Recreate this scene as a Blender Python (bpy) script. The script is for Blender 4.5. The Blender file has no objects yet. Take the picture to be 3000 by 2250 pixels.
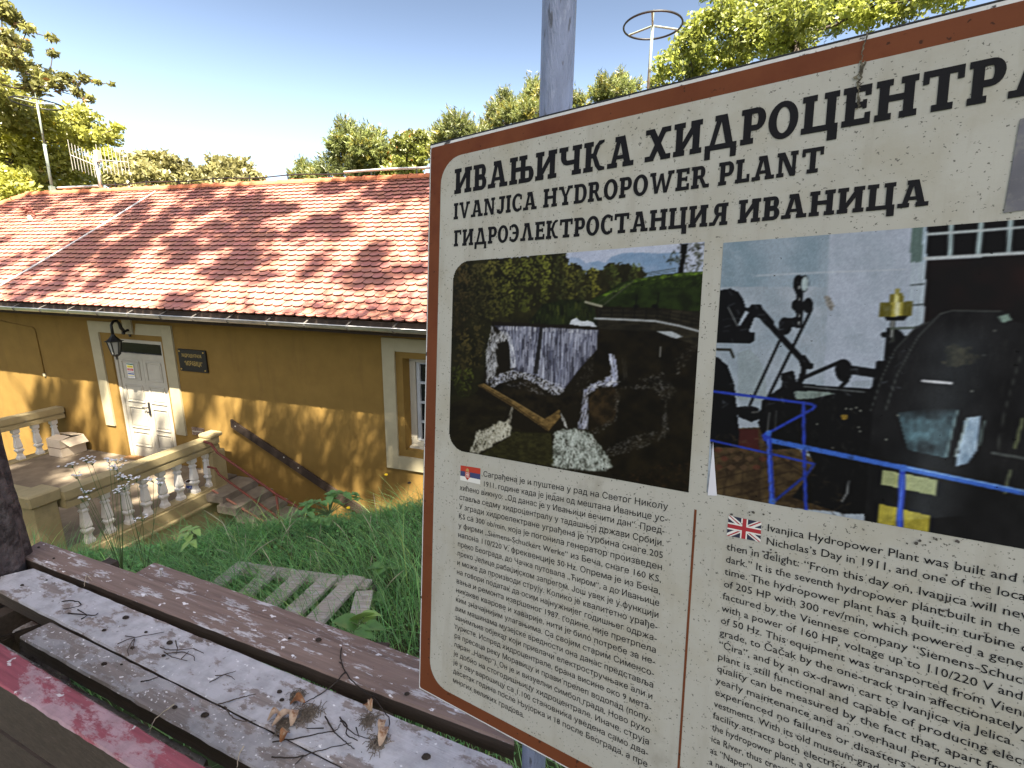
import bpy, math, random
import numpy as np
from mathutils import Vector, Matrix
from mathutils.geometry import delaunay_2d_cdt
rng = np.random.default_rng(11); random.seed(11)
sc = bpy.context.scene
col = sc.collection
R = math.radians

# ------------------------------------------------------------------ camera
FPX, CX, CY = 1400.0, 1500.0, 1125.0          # focal length and centre for a 3000 x 2250 frame
W = np.array([[0.9998545, -0.0170579, 0.0], [0.0038862, 0.2277895, 0.9737026], [0.0166093, 0.973561, -0.2278227]])
cd = bpy.data.cameras.new('camera'); cam = bpy.data.objects.new('camera', cd); col.objects.link(cam)
cd.sensor_width = 36; cd.lens = 36 * FPX / 3000; cd.clip_start = .05; cd.clip_end = 600
cam.matrix_world = Matrix(((W[0, 0], W[0, 1], -W[0, 2], 0), (W[1, 0], W[1, 1], -W[1, 2], 0), (W[2, 0], W[2, 1], -W[2, 2], 0), (0, 0, 0, 1)))
sc.camera = cam
# building frame: u along the wall to the right, n into the building, z up (camera is the origin)
BX = np.array([0.9568825, -0.2904754, 0.0]); BN = np.array([0.2904754, 0.9568825, 0.0]); DW = 6.5
BM = Matrix(((BX[0], BN[0], 0, BN[0] * DW), (BX[1], BN[1], 0, BN[1] * DW), (0, 0, 1, 0), (0, 0, 0, 1)))
# ------------------------------------------------------------------ light
LD = BX * -.347 + BN * .571 + np.array([0, 0, -1.0]); LD /= np.linalg.norm(LD)
SUN_EL = math.asin(-LD[2]); SUN_AZ = math.atan2(-LD[0], -LD[1])
wd = bpy.data.worlds.new('World'); sc.world = wd; wd.use_nodes = True
nt = wd.node_tree; sky = nt.nodes.new('ShaderNodeTexSky'); sky.sky_type = 'NISHITA'; sky.sun_disc = False
sky.sun_elevation = SUN_EL; sky.sun_rotation = SUN_AZ; sky.altitude = 450; sky.air_density = 1.0; sky.dust_density = 5.5; sky.ozone_density = 1.2
bg = nt.nodes['Background']; bg.inputs[1].default_value = .058
# the air near the horizon is milky, the sky deepens upwards
tcw = nt.nodes.new('ShaderNodeTexCoord'); sx_ = nt.nodes.new('ShaderNodeSeparateXYZ'); mr = nt.nodes.new('ShaderNodeMapRange'); vm = nt.nodes.new('ShaderNodeVectorMath')
mr.interpolation_type = 'SMOOTHSTEP'; mr.inputs[1].default_value = .16; mr.inputs[2].default_value = .48; mr.inputs[3].default_value = 1.4; mr.inputs[4].default_value = .66; vm.operation = 'SCALE'
nt.links.new(tcw.outputs['Generated'], sx_.inputs[0]); nt.links.new(sx_.outputs[2], mr.inputs[0]); nt.links.new(sky.outputs[0], vm.inputs[0]); nt.links.new(mr.outputs[0], vm.inputs['Scale']); nt.links.new(vm.outputs[0], bg.inputs[0])
sd = bpy.data.lights.new('sun', 'SUN'); sd.energy = 5.0; sd.angle = R(.53); sd.color = (1, .93, .80)
so = bpy.data.objects.new('sun', sd); col.objects.link(so); so.rotation_euler = Vector(LD).to_track_quat('-Z', 'Y').to_euler()
so.location = (6, -12, 20)
sc.view_settings.view_transform = 'Standard'; sc.view_settings.look = 'None'; sc.view_settings.exposure = 2.65; sc.view_settings.use_white_balance = True; sc.view_settings.white_balance_temperature = 6900; sc.view_settings.gamma = 1
sc.render.engine = 'CYCLES'; sc.cycles.use_denoising = True; sc.cycles.max_bounces = 8; sc.cycles.transparent_max_bounces = 6
sc.cycles.sample_clamp_indirect = 8

# ------------------------------------------------------------------ survey helpers: sight lines met with the real planes
def ray(px, py):
    d = W @ np.array([px - CX, CY - py, FPX]); return d / np.linalg.norm(d)
def on_z(px, py, z):
    d = ray(px, py); return d * (z / d[2])
def at(px, py, dist):
    d = ray(px, py); return d * (dist / math.hypot(d[0], d[1]))
def toB(p):
    return np.array([p @ BX, p @ BN - DW, p[2]])
def wall_pt(px, py, off=0):
    d = ray(px, py); return toB(d * ((DW + off) / (d @ BN)))
def proj(P):
    c = np.asarray(P) @ W; return CX + FPX * c[..., 0] / c[..., 2], CY - FPX * c[..., 1] / c[..., 2]
def GZ(u, n):
    u = np.asarray(u, float); n = np.asarray(n, float)
    s = n + DW; c = np.clip(3.33 + 1.0 * (u + 2.4), 1.3, 3.9); w = .35
    z = -1.66 - .08 * np.clip(s, 0, 9) - 1.1 * w * np.logaddexp(0, (s - c) / w)
    z = z + .018 * np.sin(u * 3.1 + 1.7 * np.sin(n * 2.3)) + .014 * np.sin(n * 5.3 + u * 1.3)
    return np.maximum(z, -4.85)
def ground_hit(px, py):
    d = ray(px, py); t = .5
    while t < 30:
        p = toB(d * t)
        if p[2] < GZ(p[0], p[1]): break
        t += .01
    return d * t

# ------------------------------------------------------------------ mesh + object helpers
ORG = {}
def mesh_np(name, V, F, mat, parent=None, tint=None, smooth=False):
    V = np.asarray(V, np.float32); F = np.asarray(F, np.int32)
    if parent is not None and parent.name in ORG: V = V - np.array(ORG[parent.name], np.float32)
    me = bpy.data.meshes.new(name); me.vertices.add(len(V)); me.vertices.foreach_set('co', V.ravel())
    k = F.shape[1]; me.loops.add(F.size); me.loops.foreach_set('vertex_index', F.ravel())
    me.polygons.add(len(F)); me.polygons.foreach_set('loop_start', np.arange(0, F.size, k, dtype=np.int32))
    me.update(calc_edges=True)
    if tint is not None:
        a = me.color_attributes.new('tint', 'FLOAT_COLOR', 'POINT')
        c = np.ones((len(V), 4), np.float32); c[:, :3] = tint; a.data.foreach_set('color', c.ravel())
    if smooth: me.polygons.foreach_set('use_smooth', np.ones(len(F), bool))
    me.materials.append(mat)
    o = bpy.data.objects.new(name, me); col.objects.link(o)
    if parent is not None:
        o.parent = parent; ORG[o.name] = ORG.get(parent.name, (0, 0, 0))
    return o
class MB:
    def __init__(s): s.v = []; s.f = []; s.m = []; s.mi = 0; s.t = []; s.tc = (1, 1, 1)
    def add(s, vs, fs):
        b = len(s.v); s.v += [tuple(map(float, p)) for p in vs]; s.t += [s.tc] * len(vs)
        for f in fs: s.f.append([b + i for i in f]); s.m.append(s.mi)
        return s
    def box(s, x0, x1, y0, y1, z0, z1, ch=0):
        if ch <= 0:
            return s.add([(x, y, z) for z in (z0, z1) for y in (y0, y1) for x in (x0, x1)],
                  [(0, 2, 3, 1), (4, 5, 7, 6), (0, 1, 5, 4), (2, 6, 7, 3), (0, 4, 6, 2), (1, 3, 7, 5)])
        c = ch; V = []
        for sx in (0, 1):
            for sy in (0, 1):
                for sz in (0, 1):
                    X, Y, Z = (x1 if sx else x0), (y1 if sy else y0), (z1 if sz else z0)
                    dx, dy, dz = (-c if sx else c), (-c if sy else c), (-c if sz else c)
                    V += [(X, Y + dy, Z + dz), (X + dx, Y, Z + dz), (X + dx, Y + dy, Z)]
        i = lambda a, b, d, k: (a * 4 + b * 2 + d) * 3 + k
        Fc = []
        for a in (0, 1):
            q = [i(a, 0, 0, 0), i(a, 1, 0, 0), i(a, 1, 1, 0), i(a, 0, 1, 0)]; Fc.append(q if a else q[::-1])
            q = [i(0, a, 0, 1), i(1, a, 0, 1), i(1, a, 1, 1), i(0, a, 1, 1)]; Fc.append(q[::-1] if a else q)
            q = [i(0, 0, a, 2), i(1, 0, a, 2), i(1, 1, a, 2), i(0, 1, a, 2)]; Fc.append(q if a else q[::-1])
            for b in (0, 1):
                q = [i(0, a, b, 1), i(1, a, b, 1), i(1, a, b, 2), i(0, a, b, 2)]; Fc.append(q)
                q = [i(a, 0, b, 0), i(a, 1, b, 0), i(a, 1, b, 2), i(a, 0, b, 2)]; Fc.append(q)
                q = [i(a, b, 0, 0), i(a, b, 1, 0), i(a, b, 1, 1), i(a, b, 0, 1)]; Fc.append(q)
                for d in (0, 1): Fc.append([i(a, b, d, 0), i(a, b, d, 1), i(a, b, d, 2)])
        return s.add(V, Fc)
    def prism(s, pts, e):                       # closed outline of 3-D points extruded along e
        n = len(pts); p = [np.array(q, float) for q in pts]; e = np.array(e, float)
        return s.add(p + [q + e for q in p], [list(range(n))[::-1], list(range(n, 2 * n))] + [(i, (i + 1) % n, n + (i + 1) % n, n + i) for i in range(n)])
    def bar(s, a, b, w, t, up=(0, 0, 1)):       # rectangular bar from a to b, w across, t along up
        a = np.array(a, float); b = np.array(b, float); d = b - a; d /= np.linalg.norm(d)
        x = np.cross(d, up); x /= np.linalg.norm(x); y = np.cross(x, d)
        c = [x * w / 2 + y * t / 2, -x * w / 2 + y * t / 2, -x * w / 2 - y * t / 2, x * w / 2 - y * t / 2]
        return s.add([a + q for q in c] + [b + q for q in c], [(0, 1, 2, 3), (7, 6, 5, 4)] + [(i, i + 4, (i + 1) % 4 + 4, (i + 1) % 4) for i in range(4)])
    def tube(s, path, r, n=8, cap=True):
        P = [np.array(p, float) for p in path]; m = len(P)
        rr = r if hasattr(r, '__len__') else [r] * m
        ref = None; V = []
        for i in range(m):
            d = P[min(i + 1, m - 1)] - P[max(i - 1, 0)]; d /= (np.linalg.norm(d) + 1e-12)
            if ref is None:
                ref = np.cross(d, (0, 0, 1) if abs(d[2]) < .9 else (1, 0, 0))
            ref = ref - d * (ref @ d); ref /= (np.linalg.norm(ref) + 1e-12); y = np.cross(d, ref)
            for k in range(n):
                a = 2 * math.pi * k / n; V.append(P[i] + (ref * math.cos(a) + y * math.sin(a)) * rr[i])
        Fc = [(i * n + k, i * n + (k + 1) % n, (i + 1) * n + (k + 1) % n, (i + 1) * n + k) for i in range(m - 1) for k in range(n)]
        if cap: Fc += [list(range(n))[::-1], list(range((m - 1) * n, m * n))]
        return s.add(V, Fc)
    def lathe(s, c, prof, n=12, rot=0, sq=1):   # prof: (radius, z) pairs about the vertical through c
        V = []
        for r, z in prof:
            for k in range(n):
                a = 2 * math.pi * k / n + rot; V.append((c[0] + r * math.cos(a), c[1] + r * math.sin(a) * sq, c[2] + z))
        m = len(prof)
        Fc = [(i * n + k, i * n + (k + 1) % n, (i + 1) * n + (k + 1) % n, (i + 1) * n + k) for i in range(m - 1) for k in range(n)]
        return s.add(V, Fc + [list(range(n))[::-1], list(range((m - 1) * n, m * n))])
    def build(s, name, mat, parent=None, frame=None, loc=None, smooth=False):
        o0 = np.array(ORG.get(parent.name, (0, 0, 0)) if parent is not None else (loc if loc is not None else (0, 0, 0)), float)
        me = bpy.data.meshes.new(name)
        me.from_pydata([tuple(np.array(v) - o0) for v in s.v], [], s.f)
        for m_ in (mat if isinstance(mat, (list, tuple)) else [mat]): me.materials.append(m_)
        if any(s.m): me.polygons.foreach_set('material_index', s.m)
        if any(t != (1, 1, 1) for t in s.t):
            a = me.color_attributes.new('tint', 'FLOAT_COLOR', 'POINT')
            c = np.ones((len(s.v), 4), np.float32); c[:, :3] = s.t; a.data.foreach_set('color', c.ravel())
        if smooth: me.polygons.foreach_set('use_smooth', [True] * len(me.polygons))
        me.update(); o = bpy.data.objects.new(name, me); col.objects.link(o)
        if parent is not None: o.parent = parent; ORG[o.name] = tuple(o0)
        else:
            ORG[o.name] = tuple(o0)
            o.matrix_world = (frame or Matrix()) @ Matrix.Translation(Vector(o0))
        return o
def tag(o, label, cat, group=None, kind=None):
    if label: o['label'] = label
    if cat: o['category'] = cat
    if group: o['group'] = group
    if kind: o['kind'] = kind
    return o
def thing(name, label, cat, loc=(0, 0, 0), frame=None, group=None):
    o = bpy.data.objects.new(name, None); col.objects.link(o); o.empty_display_size = .1
    o.matrix_world = (frame or Matrix()) @ Matrix.Translation(Vector(loc)); ORG[o.name] = tuple(loc)
    return tag(o, label, cat, group)
def copy_part(src, parent, pos):                # another instance of a part built about its own origin
    c = src.copy(); col.objects.link(c); c.parent = parent
    c.location = Vector(pos) - Vector(ORG.get(parent.name, (0, 0, 0))); return c
def local_part(mb, name, mat, parent, pos, smooth=False):
    o = mb.build(name, mat, None, smooth=smooth); o.parent = parent; o.matrix_world = Matrix(); o.matrix_parent_inverse = Matrix()
    o.location = Vector(pos) - Vector(ORG.get(parent.name, (0, 0, 0))); return o

# ------------------------------------------------------------------ materials
MATS = {}
def mat(name, c, rough=.8, var=.15, vs=6, bump=0, bs=60, c2=None, f2=(.5, .6), s2=4, spec=.25, metal=0, tint=False, stretch=None, c3=None, f3=(.55, .62), s3=30, bdist=.01, clear=0):
    if name in MATS: return MATS[name]
    m = bpy.data.materials.new(name); m.use_nodes = True; t = m.node_tree; N = t.nodes; L = t.links
    b = N['Principled BSDF']; b.inputs['Roughness'].default_value = rough; b.inputs['Metallic'].default_value = metal
    b.inputs['Specular IOR Level'].default_value = spec
    if clear: b.inputs['Coat Weight'].default_value = clear
    tc = N.new('ShaderNodeTexCoord'); src = tc.outputs['Object']
    if stretch:
        mp = N.new('ShaderNodeMapping'); mp.inputs['Scale'].default_value = stretch; L.new(src, mp.inputs[0]); src = mp.outputs[0]
    def noise(scale, det=6, rg=.6):
        n = N.new('ShaderNodeTexNoise'); n.inputs['Scale'].default_value = scale; n.inputs['Detail'].default_value = det; n.inputs['Roughness'].default_value = rg
        L.new(src, n.inputs['Vector']); return n.outputs[0]
    def mix(a, bb, f, mode='MIX'):
        x = N.new('ShaderNodeMix'); x.data_type = 'RGBA'; x.blend_type = mode
        for s_, v_ in ((x.inputs[6], a), (x.inputs[7], bb), (x.inputs[0], f)):
            if hasattr(v_, 'is_output'): L.new(v_, s_)
            elif isinstance(v_, (int, float)): s_.default_value = v_
            else: s_.default_value = (*v_, 1)
        return x.outputs[2]
    def ramp(f, lo, hi):
        r_ = N.new('ShaderNodeMapRange'); r_.inputs[1].default_value = lo; r_.inputs[2].default_value = hi; L.new(f, r_.inputs[0]); return r_.outputs[0]
    out = mix([x * (1 - var) for x in c], [min(1, x * (1 + var)) for x in c], ramp(noise(vs), .3, .7))
    if c2: out = mix(out, c2, ramp(noise(s2, 8, .65), *f2))
    if c3: out = mix(out, c3, ramp(noise(s3, 3, .5), *f3))
    if tint:
        a = N.new('ShaderNodeAttribute'); a.attribute_name = 'tint'; out = mix(out, a.outputs[0], 1.0, 'MULTIPLY')
    L.new(out, b.inputs['Base Color'])
    if bump:
        bp = N.new('ShaderNodeBump'); bp.inputs['Strength'].default_value = bump; bp.inputs['Distance'].default_value = bdist
        L.new(noise(bs, 5), bp.inputs['Height']); L.new(bp.outputs[0], b.inputs['Normal'])
    MATS[name] = m; return m
def leaf_mat(name, c, trans=.45):
    m = bpy.data.materials.new(name); m.use_nodes = True; t = m.node_tree; N = t.nodes; L = t.links
    N.remove(N['Principled BSDF'])
    a = N.new('ShaderNodeAttribute'); a.attribute_name = 'tint'
    x = N.new('ShaderNodeMix'); x.data_type = 'RGBA'; x.blend_type = 'MULTIPLY'; x.inputs[0].default_value = 1; x.inputs[6].default_value = (*c, 1)
    L.new(a.outputs[0], x.inputs[7])
    d = N.new('ShaderNodeBsdfDiffuse'); tr = N.new('ShaderNodeBsdfTranslucent'); s = N.new('ShaderNodeMixShader'); s.inputs[0].default_value = trans
    g = N.new('ShaderNodeBsdfGlossy'); g.inputs['Roughness'].default_value = .45; g.inputs[0].default_value = (1, 1, 1, 1)
    s2 = N.new('ShaderNodeMixShader'); s2.inputs[0].default_value = .04
    L.new(x.outputs[2], d.inputs[0]); L.new(x.outputs[2], tr.inputs[0]); L.new(d.outputs[0], s.inputs[1]); L.new(tr.outputs[0], s.inputs[2])
    L.new(s.outputs[0], s2.inputs[1]); L.new(g.outputs[0], s2.inputs[2]); L.new(s2.outputs[0], N['Material Output'].inputs[0]); return m
def overlay(m, c, scl, scale, lo, hi, amt=1.0, det=6, off=3):
    t = m.node_tree; N, L = t.nodes, t.links; b = N['Principled BSDF']; prev = b.inputs['Base Color'].links[0].from_socket
    tc = N.new('ShaderNodeTexCoord'); mp = N.new('ShaderNodeMapping'); mp.inputs['Scale'].default_value = scl; mp.inputs['Location'].default_value = (off, off, off); L.new(tc.outputs['Object'], mp.inputs[0])
    n = N.new('ShaderNodeTexNoise'); n.inputs['Scale'].default_value = scale; n.inputs['Detail'].default_value = det; n.inputs['Roughness'].default_value = .65; L.new(mp.outputs[0], n.inputs[0])
    r_ = N.new('ShaderNodeMapRange'); r_.inputs[1].default_value = lo; r_.inputs[2].default_value = hi; r_.inputs[4].default_value = amt; L.new(n.outputs[0], r_.inputs[0])
    x = N.new('ShaderNodeMix'); x.data_type = 'RGBA'; L.new(prev, x.inputs[6]); x.inputs[7].default_value = (*c, 1); L.new(r_.outputs[0], x.inputs[0]); L.new(x.outputs[2], b.inputs['Base Color'])
m_mustard = mat('mustard_stucco', (.19, .117, .034), .9, .10, 3, .3, 90, c2=(.165, .097, .028), f2=(.55, .75), s2=1.3, spec=.1)
overlay(m_mustard, (.10, .062, .024), (1.6, 1.6, .22), 2.2, .56, .74, .38); overlay(m_mustard, (.24, .15, .05), (1, 1, 1), 1.7, .56, .70, .25, 8, 9)
m_cream = mat('cream_plaster', (.32, .285, .19), .85, .07, 5, .15, 120, spec=.15)
m_white = mat('white_paint', (.37, .345, .285), .5, .05, 7, .05, 60, c2=(.60, .53, .42), f2=(.62, .8), s2=3)
m_rail = mat('ochre_render', (.31, .255, .14), .85, .14, 4, .25, 80, c2=(.24, .20, .115), f2=(.55, .75), s2=5, c3=(.28, .25, .19), f3=(.66, .74), s3=11)
m_balw = mat('baluster_paint', (.66, .65, .63), .6, .05, 8, .05, 80)
m_dark = mat('dark_wood', (.035, .024, .018), .8, .3, 4, .2, 50)
m_black = mat('black_iron', (.012, .012, .013), .45, .2, 8, .1, 90, spec=.4)
m_zinc = mat('zinc', (.55, .56, .58), .32, .18, 9, .03, 40, metal=.85, spec=.5)
m_galv = mat('galvanised', (.60, .60, .58), .45, .12, 12, .05, 60, metal=.6)
m_mast = mat('mast_paint', (.20, .235, .20), .6, .2, 12, .05, 60)
m_glassd = mat('dark_glass', (.006, .007, .008), .12, .2, 3, spec=.5)
m_tile = mat('roof_tile', (.41, .168, .128), .5, .16, 14, .12, 120, c2=(.31, .135, .105), f2=(.52, .72), s2=1.6, tint=True, spec=.45)
m_ridge = mat('ridge_tile', (.46, .16, .08), .75, .15, 8, .1, 90, tint=True, spec=.2)
m_floor = mat('terrace_floor', (.19, .155, .115), .9, .18, 5, .25, 60, c2=(.13, .105, .08), f2=(.5, .7), s2=2.2)
m_stone = mat('stone_slab', (.20, .175, .145), .9, .25, 6, .45, 40, c2=(.20, .17, .13), f2=(.5, .66), s2=5)
m_redrail = mat('red_paint', (.15, .038, .03), .6, .3, 18, .2, 90, c2=(.10, .05, .035), f2=(.52, .66), s2=22)
m_butt_shade = mat('tile_edge_shade', (.07, .026, .02), .9, .2, 20)  # shadow line below each tile course, painted as a near-black butt colour
m_gold = mat('gilt', (.55, .38, .12), .4, .1, 20, metal=.5)
m_plaque = mat('plaque_metal', (.010, .008, .008), .4, .2, 20, spec=.4)

# ------------------------------------------------------------------ ground
gu = np.unique(np.concatenate([np.linspace(-140, -16, 18), np.linspace(-14, 8, 150), np.linspace(10, 120, 16)]))
gn = np.unique(np.concatenate([np.linspace(-80, -10, 12), np.linspace(-9, 4, 110), np.linspace(6, 180, 20)]))
GU, GN = np.meshgrid(gu, gn); V = np.stack([GU.ravel(), GN.ravel(), GZ(GU, GN).ravel()], 1)
nu, nn = len(gu), len(gn); I = (np.arange(nn - 1)[:, None] * nu + np.arange(nu - 1)[None]).ravel()
m_soil = mat('soil', (.055, .05, .025), .95, .3, 5, .4, 30, c2=(.035, .06, .02), f2=(.4, .6), s2=3)
g = mesh_np('ground', V, np.stack([I, I + 1, I + nu + 1, I + nu], 1), m_soil, smooth=True); g.matrix_world = BM; g['kind'] = 'structure'

# ------------------------------------------------------------------ powerhouse
EAVE_N, EAVE_Z, RID_N, RID_Z = -.75, -.665, 2.8, 1.81
PH = thing('powerhouse', 'low mustard yellow building with red beaver-tail tile roof and white double door', 'building', (-7.5, 0, -4.85), BM)
U0, U1, NB = -18.3, 3.2, 5.6
DU0, DU1, DZ0, DZ1 = -10.135, -8.78, -3.80, -1.364
WU0, WU1, WZ0, WZ1 = -3.76, -2.42, -2.84, -1.329
w = MB()
us = [U0, DU0, DU1, WU0, WU1, U1]; zs = [-5.3, DZ0, WZ0, DZ1, WZ1, -.70]
for i in range(5):
    for j in range(5):
        if i == 1 and 1 <= j <= 2: continue
        if i == 3 and 2 <= j <= 3: continue
        w.add([(us[i], 0, zs[j]), (us[i + 1], 0, zs[j]), (us[i + 1], 0, zs[j + 1]), (us[i], 0, zs[j + 1])], [(0, 1, 2, 3)])
for (a, b, c, d, dep) in ((DU0, DU1, DZ0, DZ1, .12), (WU0, WU1, WZ0, WZ1, .30)):
    w.add([(a, 0, c), (a, dep, c), (a, dep, d), (a, 0, d)], [(0, 1, 2, 3)]); w.add([(b, 0, c), (b, dep, c), (b, dep, d), (b, 0, d)], [(3, 2, 1, 0)])
    w.add([(a, 0, d), (a, dep, d), (b, dep, d), (b, 0, d)], [(0, 1, 2, 3)]); w.add([(a, 0, c), (a, dep, c), (b, dep, c), (b, 0, c)], [(3, 2, 1, 0)])
w.add([(U0, 0, -5.3), (U0, NB, -5.3), (U0, NB, -.7), (U0, 0, -.7)], [(0, 1, 2, 3)])
w.add([(U1, 0, -5.3), (U1, NB, -5.3), (U1, NB, -.7), (U1, RID_N, 1.7), (U1, 0, -.7)], [(0, 1, 2, 3, 4)])
w.add([(U0, NB, -5.3), (U1, NB, -5.3), (U1, NB, -.7), (U0, NB, -.7)], [(0, 1, 2, 3)])
w.build('wall', m_mustard, PH)
w = MB().box(U0 - .3, U1 + .3, -.62, -.58, -.90, -.715)
w.box(U0 - .3, U1 + .3, -.58, 0, -.90, -.885); w.box(U0 - .3, U1 + .3, -.725, -.62, -.735, -.715); w.box(U0 - .3, U1 + .3, -.733, -.726, -.82, -.69); w.build('fascia', m_dark, PH)
# roof plane
rv = np.array([0, RID_N - EAVE_N, RID_Z - EAVE_Z]); SL = np.linalg.norm(rv); rv /= SL; rnm = np.array([0, -rv[2], rv[1]])
RL = -16.58; EL = RL - (RID_N - EAVE_N)
def roofp(u, s, h=0): return np.array([u, EAVE_N, EAVE_Z]) + rv * s + rnm * h
def on_roof(px, py, h=0):
    d = ray(px, py); o = toB(np.zeros(3)); dd = toB(d) - o; q = roofp(0, 0, h)
    return o + dd * (((q - o) @ rnm) / (dd @ rnm))
w = MB()
a, b, c, d = roofp(EL, .02, -.03), roofp(U1 + .4, .02, -.03), roofp(U1 + .4, SL, -.03), roofp(RL, SL, -.03)
bk = lambda p: np.array([p[0], 2 * RID_N - p[1], p[2]])
w.add([a, b, c, d], [(0, 1, 2, 3)]); w.add([bk(a), bk(b), c, d], [(3, 2, 1, 0)]); w.add([a, d, bk(a)], [(0, 1, 2)])
w.build('roof', mat('roof_underlay', (.06, .03, .02), .9), PH)
ROWS = 29; EX = SL / ROWS; TW = .178
V = []; F = []; TT = []
for r in range(-1, ROWS):
    s0 = r * EX; lim = EL + max(s0, 0) / SL * (RL - EL) + .05
    nT = int((U1 + .4 - lim) / TW)
    for k in range(nT):
        u = U1 + .4 - (k + (.5 if r % 2 else 0) + .5) * TW + random.uniform(-.003, .003)
        jit = random.uniform(-.005, .005); hw = TW / 2 - .003; hl = random.uniform(-.002, .003)
        top = s0 + EX + .10
        if r == -1: sb = -.05
        else: sb = s0 + jit - (random.uniform(.015, .045) if random.random() < .02 else 0)
        out = [(-hw, top), (-hw, sb + .062)] + [(-hw * math.cos(q * math.pi / 6), sb + .062 - .062 * math.sin(q * math.pi / 6) ** .8) for q in range(1, 6)] + [(hw, sb + .062), (hw, top)]
        if top > SL: out = [(x, min(y, SL)) for x, y in out]
        b0 = len(V); n_ = len(out)
        for lev in (0, 1):
            for x, y in out:
                h = .046 + hl - (y - sb) / (EX + .1) * .042 + (-.021 if lev else 0)
                V.append(roofp(u + x, y, h))
        t = random.uniform(.84, 1.12); tc = (t, t * random.uniform(.93, 1.06), t * random.uniform(.9, 1.08))
        TT += [tc] * (2 * n_)
        F.append(([b0 + i for i in range(n_)][::-1]))
        for i in range(1, n_ - 2): F.append([b0 + i + 1, b0 + i, b0 + n_ + i, b0 + n_ + i + 1])
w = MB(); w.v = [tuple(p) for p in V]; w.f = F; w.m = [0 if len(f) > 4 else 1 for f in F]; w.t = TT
w.build('tile_covering', [m_tile, m_butt_shade], PH)
# ridge and hip caps
def caps(p0, p1, name):
    p0 = np.array(p0); p1 = np.array(p1); L_ = np.linalg.norm(p1 - p0); d = (p1 - p0) / L_; n_ = int(L_ / .36); w = MB()
    side = np.cross(d, (0, 0, 1)); side /= np.linalg.norm(side); up = np.cross(side, d)
    for i in range(n_):
        t = random.uniform(.85, 1.12); w.tc = (t, t, t)
        ringV = []
        for q, rr in ((0, .105), (.04, .118), (.10, .108), (.97, .098)):
            for k in range(9):
                an = math.pi * k / 8; rr2 = rr * (1 + random.uniform(-.01, .01))
                ringV.append(p0 + d * (i + q) * L_ / n_ + side * rr2 * math.cos(an) * 1.05 + up * (rr2 * math.sin(an) * .95 - .01))
        w.add(ringV, [(j * 9 + k, j * 9 + k + 1, (j + 1) * 9 + k + 1, (j + 1) * 9 + k) for j in range(3) for k in range(8)] + [list(range(9))])
    w.build(name, m_ridge, PH, smooth=False)
caps((RL, RID_N, RID_Z), (U1 + .4, RID_N, RID_Z), 'ridge_cap')
caps(roofp(EL, 0, .03), (RL, RID_N, RID_Z), 'hip_cap')
# gutter and straps
w = MB(); GC = (-.797, -.765); gr = .062; nv = 9
for u in (EL - .1, U1 + .4):
    for rr in (gr, gr - .006):
        for k in range(nv):
            an = math.pi + math.pi * k / (nv - 1); w.v.append((u, GC[0] + rr * math.cos(an), GC[1] + rr * math.sin(an))); w.t.append((1, 1, 1))
for k in range(nv - 1):
    w.f += [[k, k + 1, 2 * nv + k + 1, 2 * nv + k], [nv + k + 1, nv + k, 3 * nv + k, 3 * nv + k + 1]]; w.m += [0, 0]
w.f += [[0, nv, 3 * nv, 2 * nv], [nv - 1, 3 * nv - 1, 4 * nv - 1, 2 * nv - 1]]; w.m += [0, 0]
w.tube([(EL - .1, GC[0] - gr, GC[1] + .004), (U1 + .4, GC[0] - gr, GC[1] + .004)], .008, 6)
gut = w.build('gutter', m_zinc, PH, smooth=True)
sb = MB()
for k in range(8):
    a0 = math.pi + math.pi * k / 8; a1 = a0 + math.pi / 8; q = gr + .005
    sb.bar((0, q * math.cos(a0), q * math.sin(a0)), (0, q * math.cos(a1), q * math.sin(a1)), .024, .005, (1, 0, 0) if False else (0, math.cos(a0), math.sin(a0)))
sb.bar((0, -gr, .01), (0, .14, .10), .024, .006); sb.bar((0, .14, .10), (0, .20, .05), .024, .006)
s0_ = local_part(sb, 'gutter_strap', mat('strap_metal', (.16, .15, .14), .5, .2, metal=.4), gut, (-14.6, GC[0], GC[1]))
for i in range(1, 24): copy_part(s0_, gut, (-14.6 + i * .70 + random.uniform(-.03, .03), GC[0], GC[1]))
# door surround
w = MB(); T_ = -.032
w.box(-10.60, -10.355, T_, .01, -3.168, -1.052); w.box(-10.353, -9.715, T_, .01, -1.26, -1.053)
w.prism([(-9.665, T_, -1.255), (-9.437, T_, -1.258), (-9.44, T_, -.89), (-9.668, T_, -.89)], (0, .042, 0))
w.prism([(-9.378, T_, -1.258), (-8.705, T_, -1.256), (-8.705, T_, -1.052), (-9.307, T_, -1.05)], (0, .042, 0)); w.box(-8.703, -8.458, T_, .01, -3.15, -1.051)
w.build('door_surround', m_cream, PH)
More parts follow.
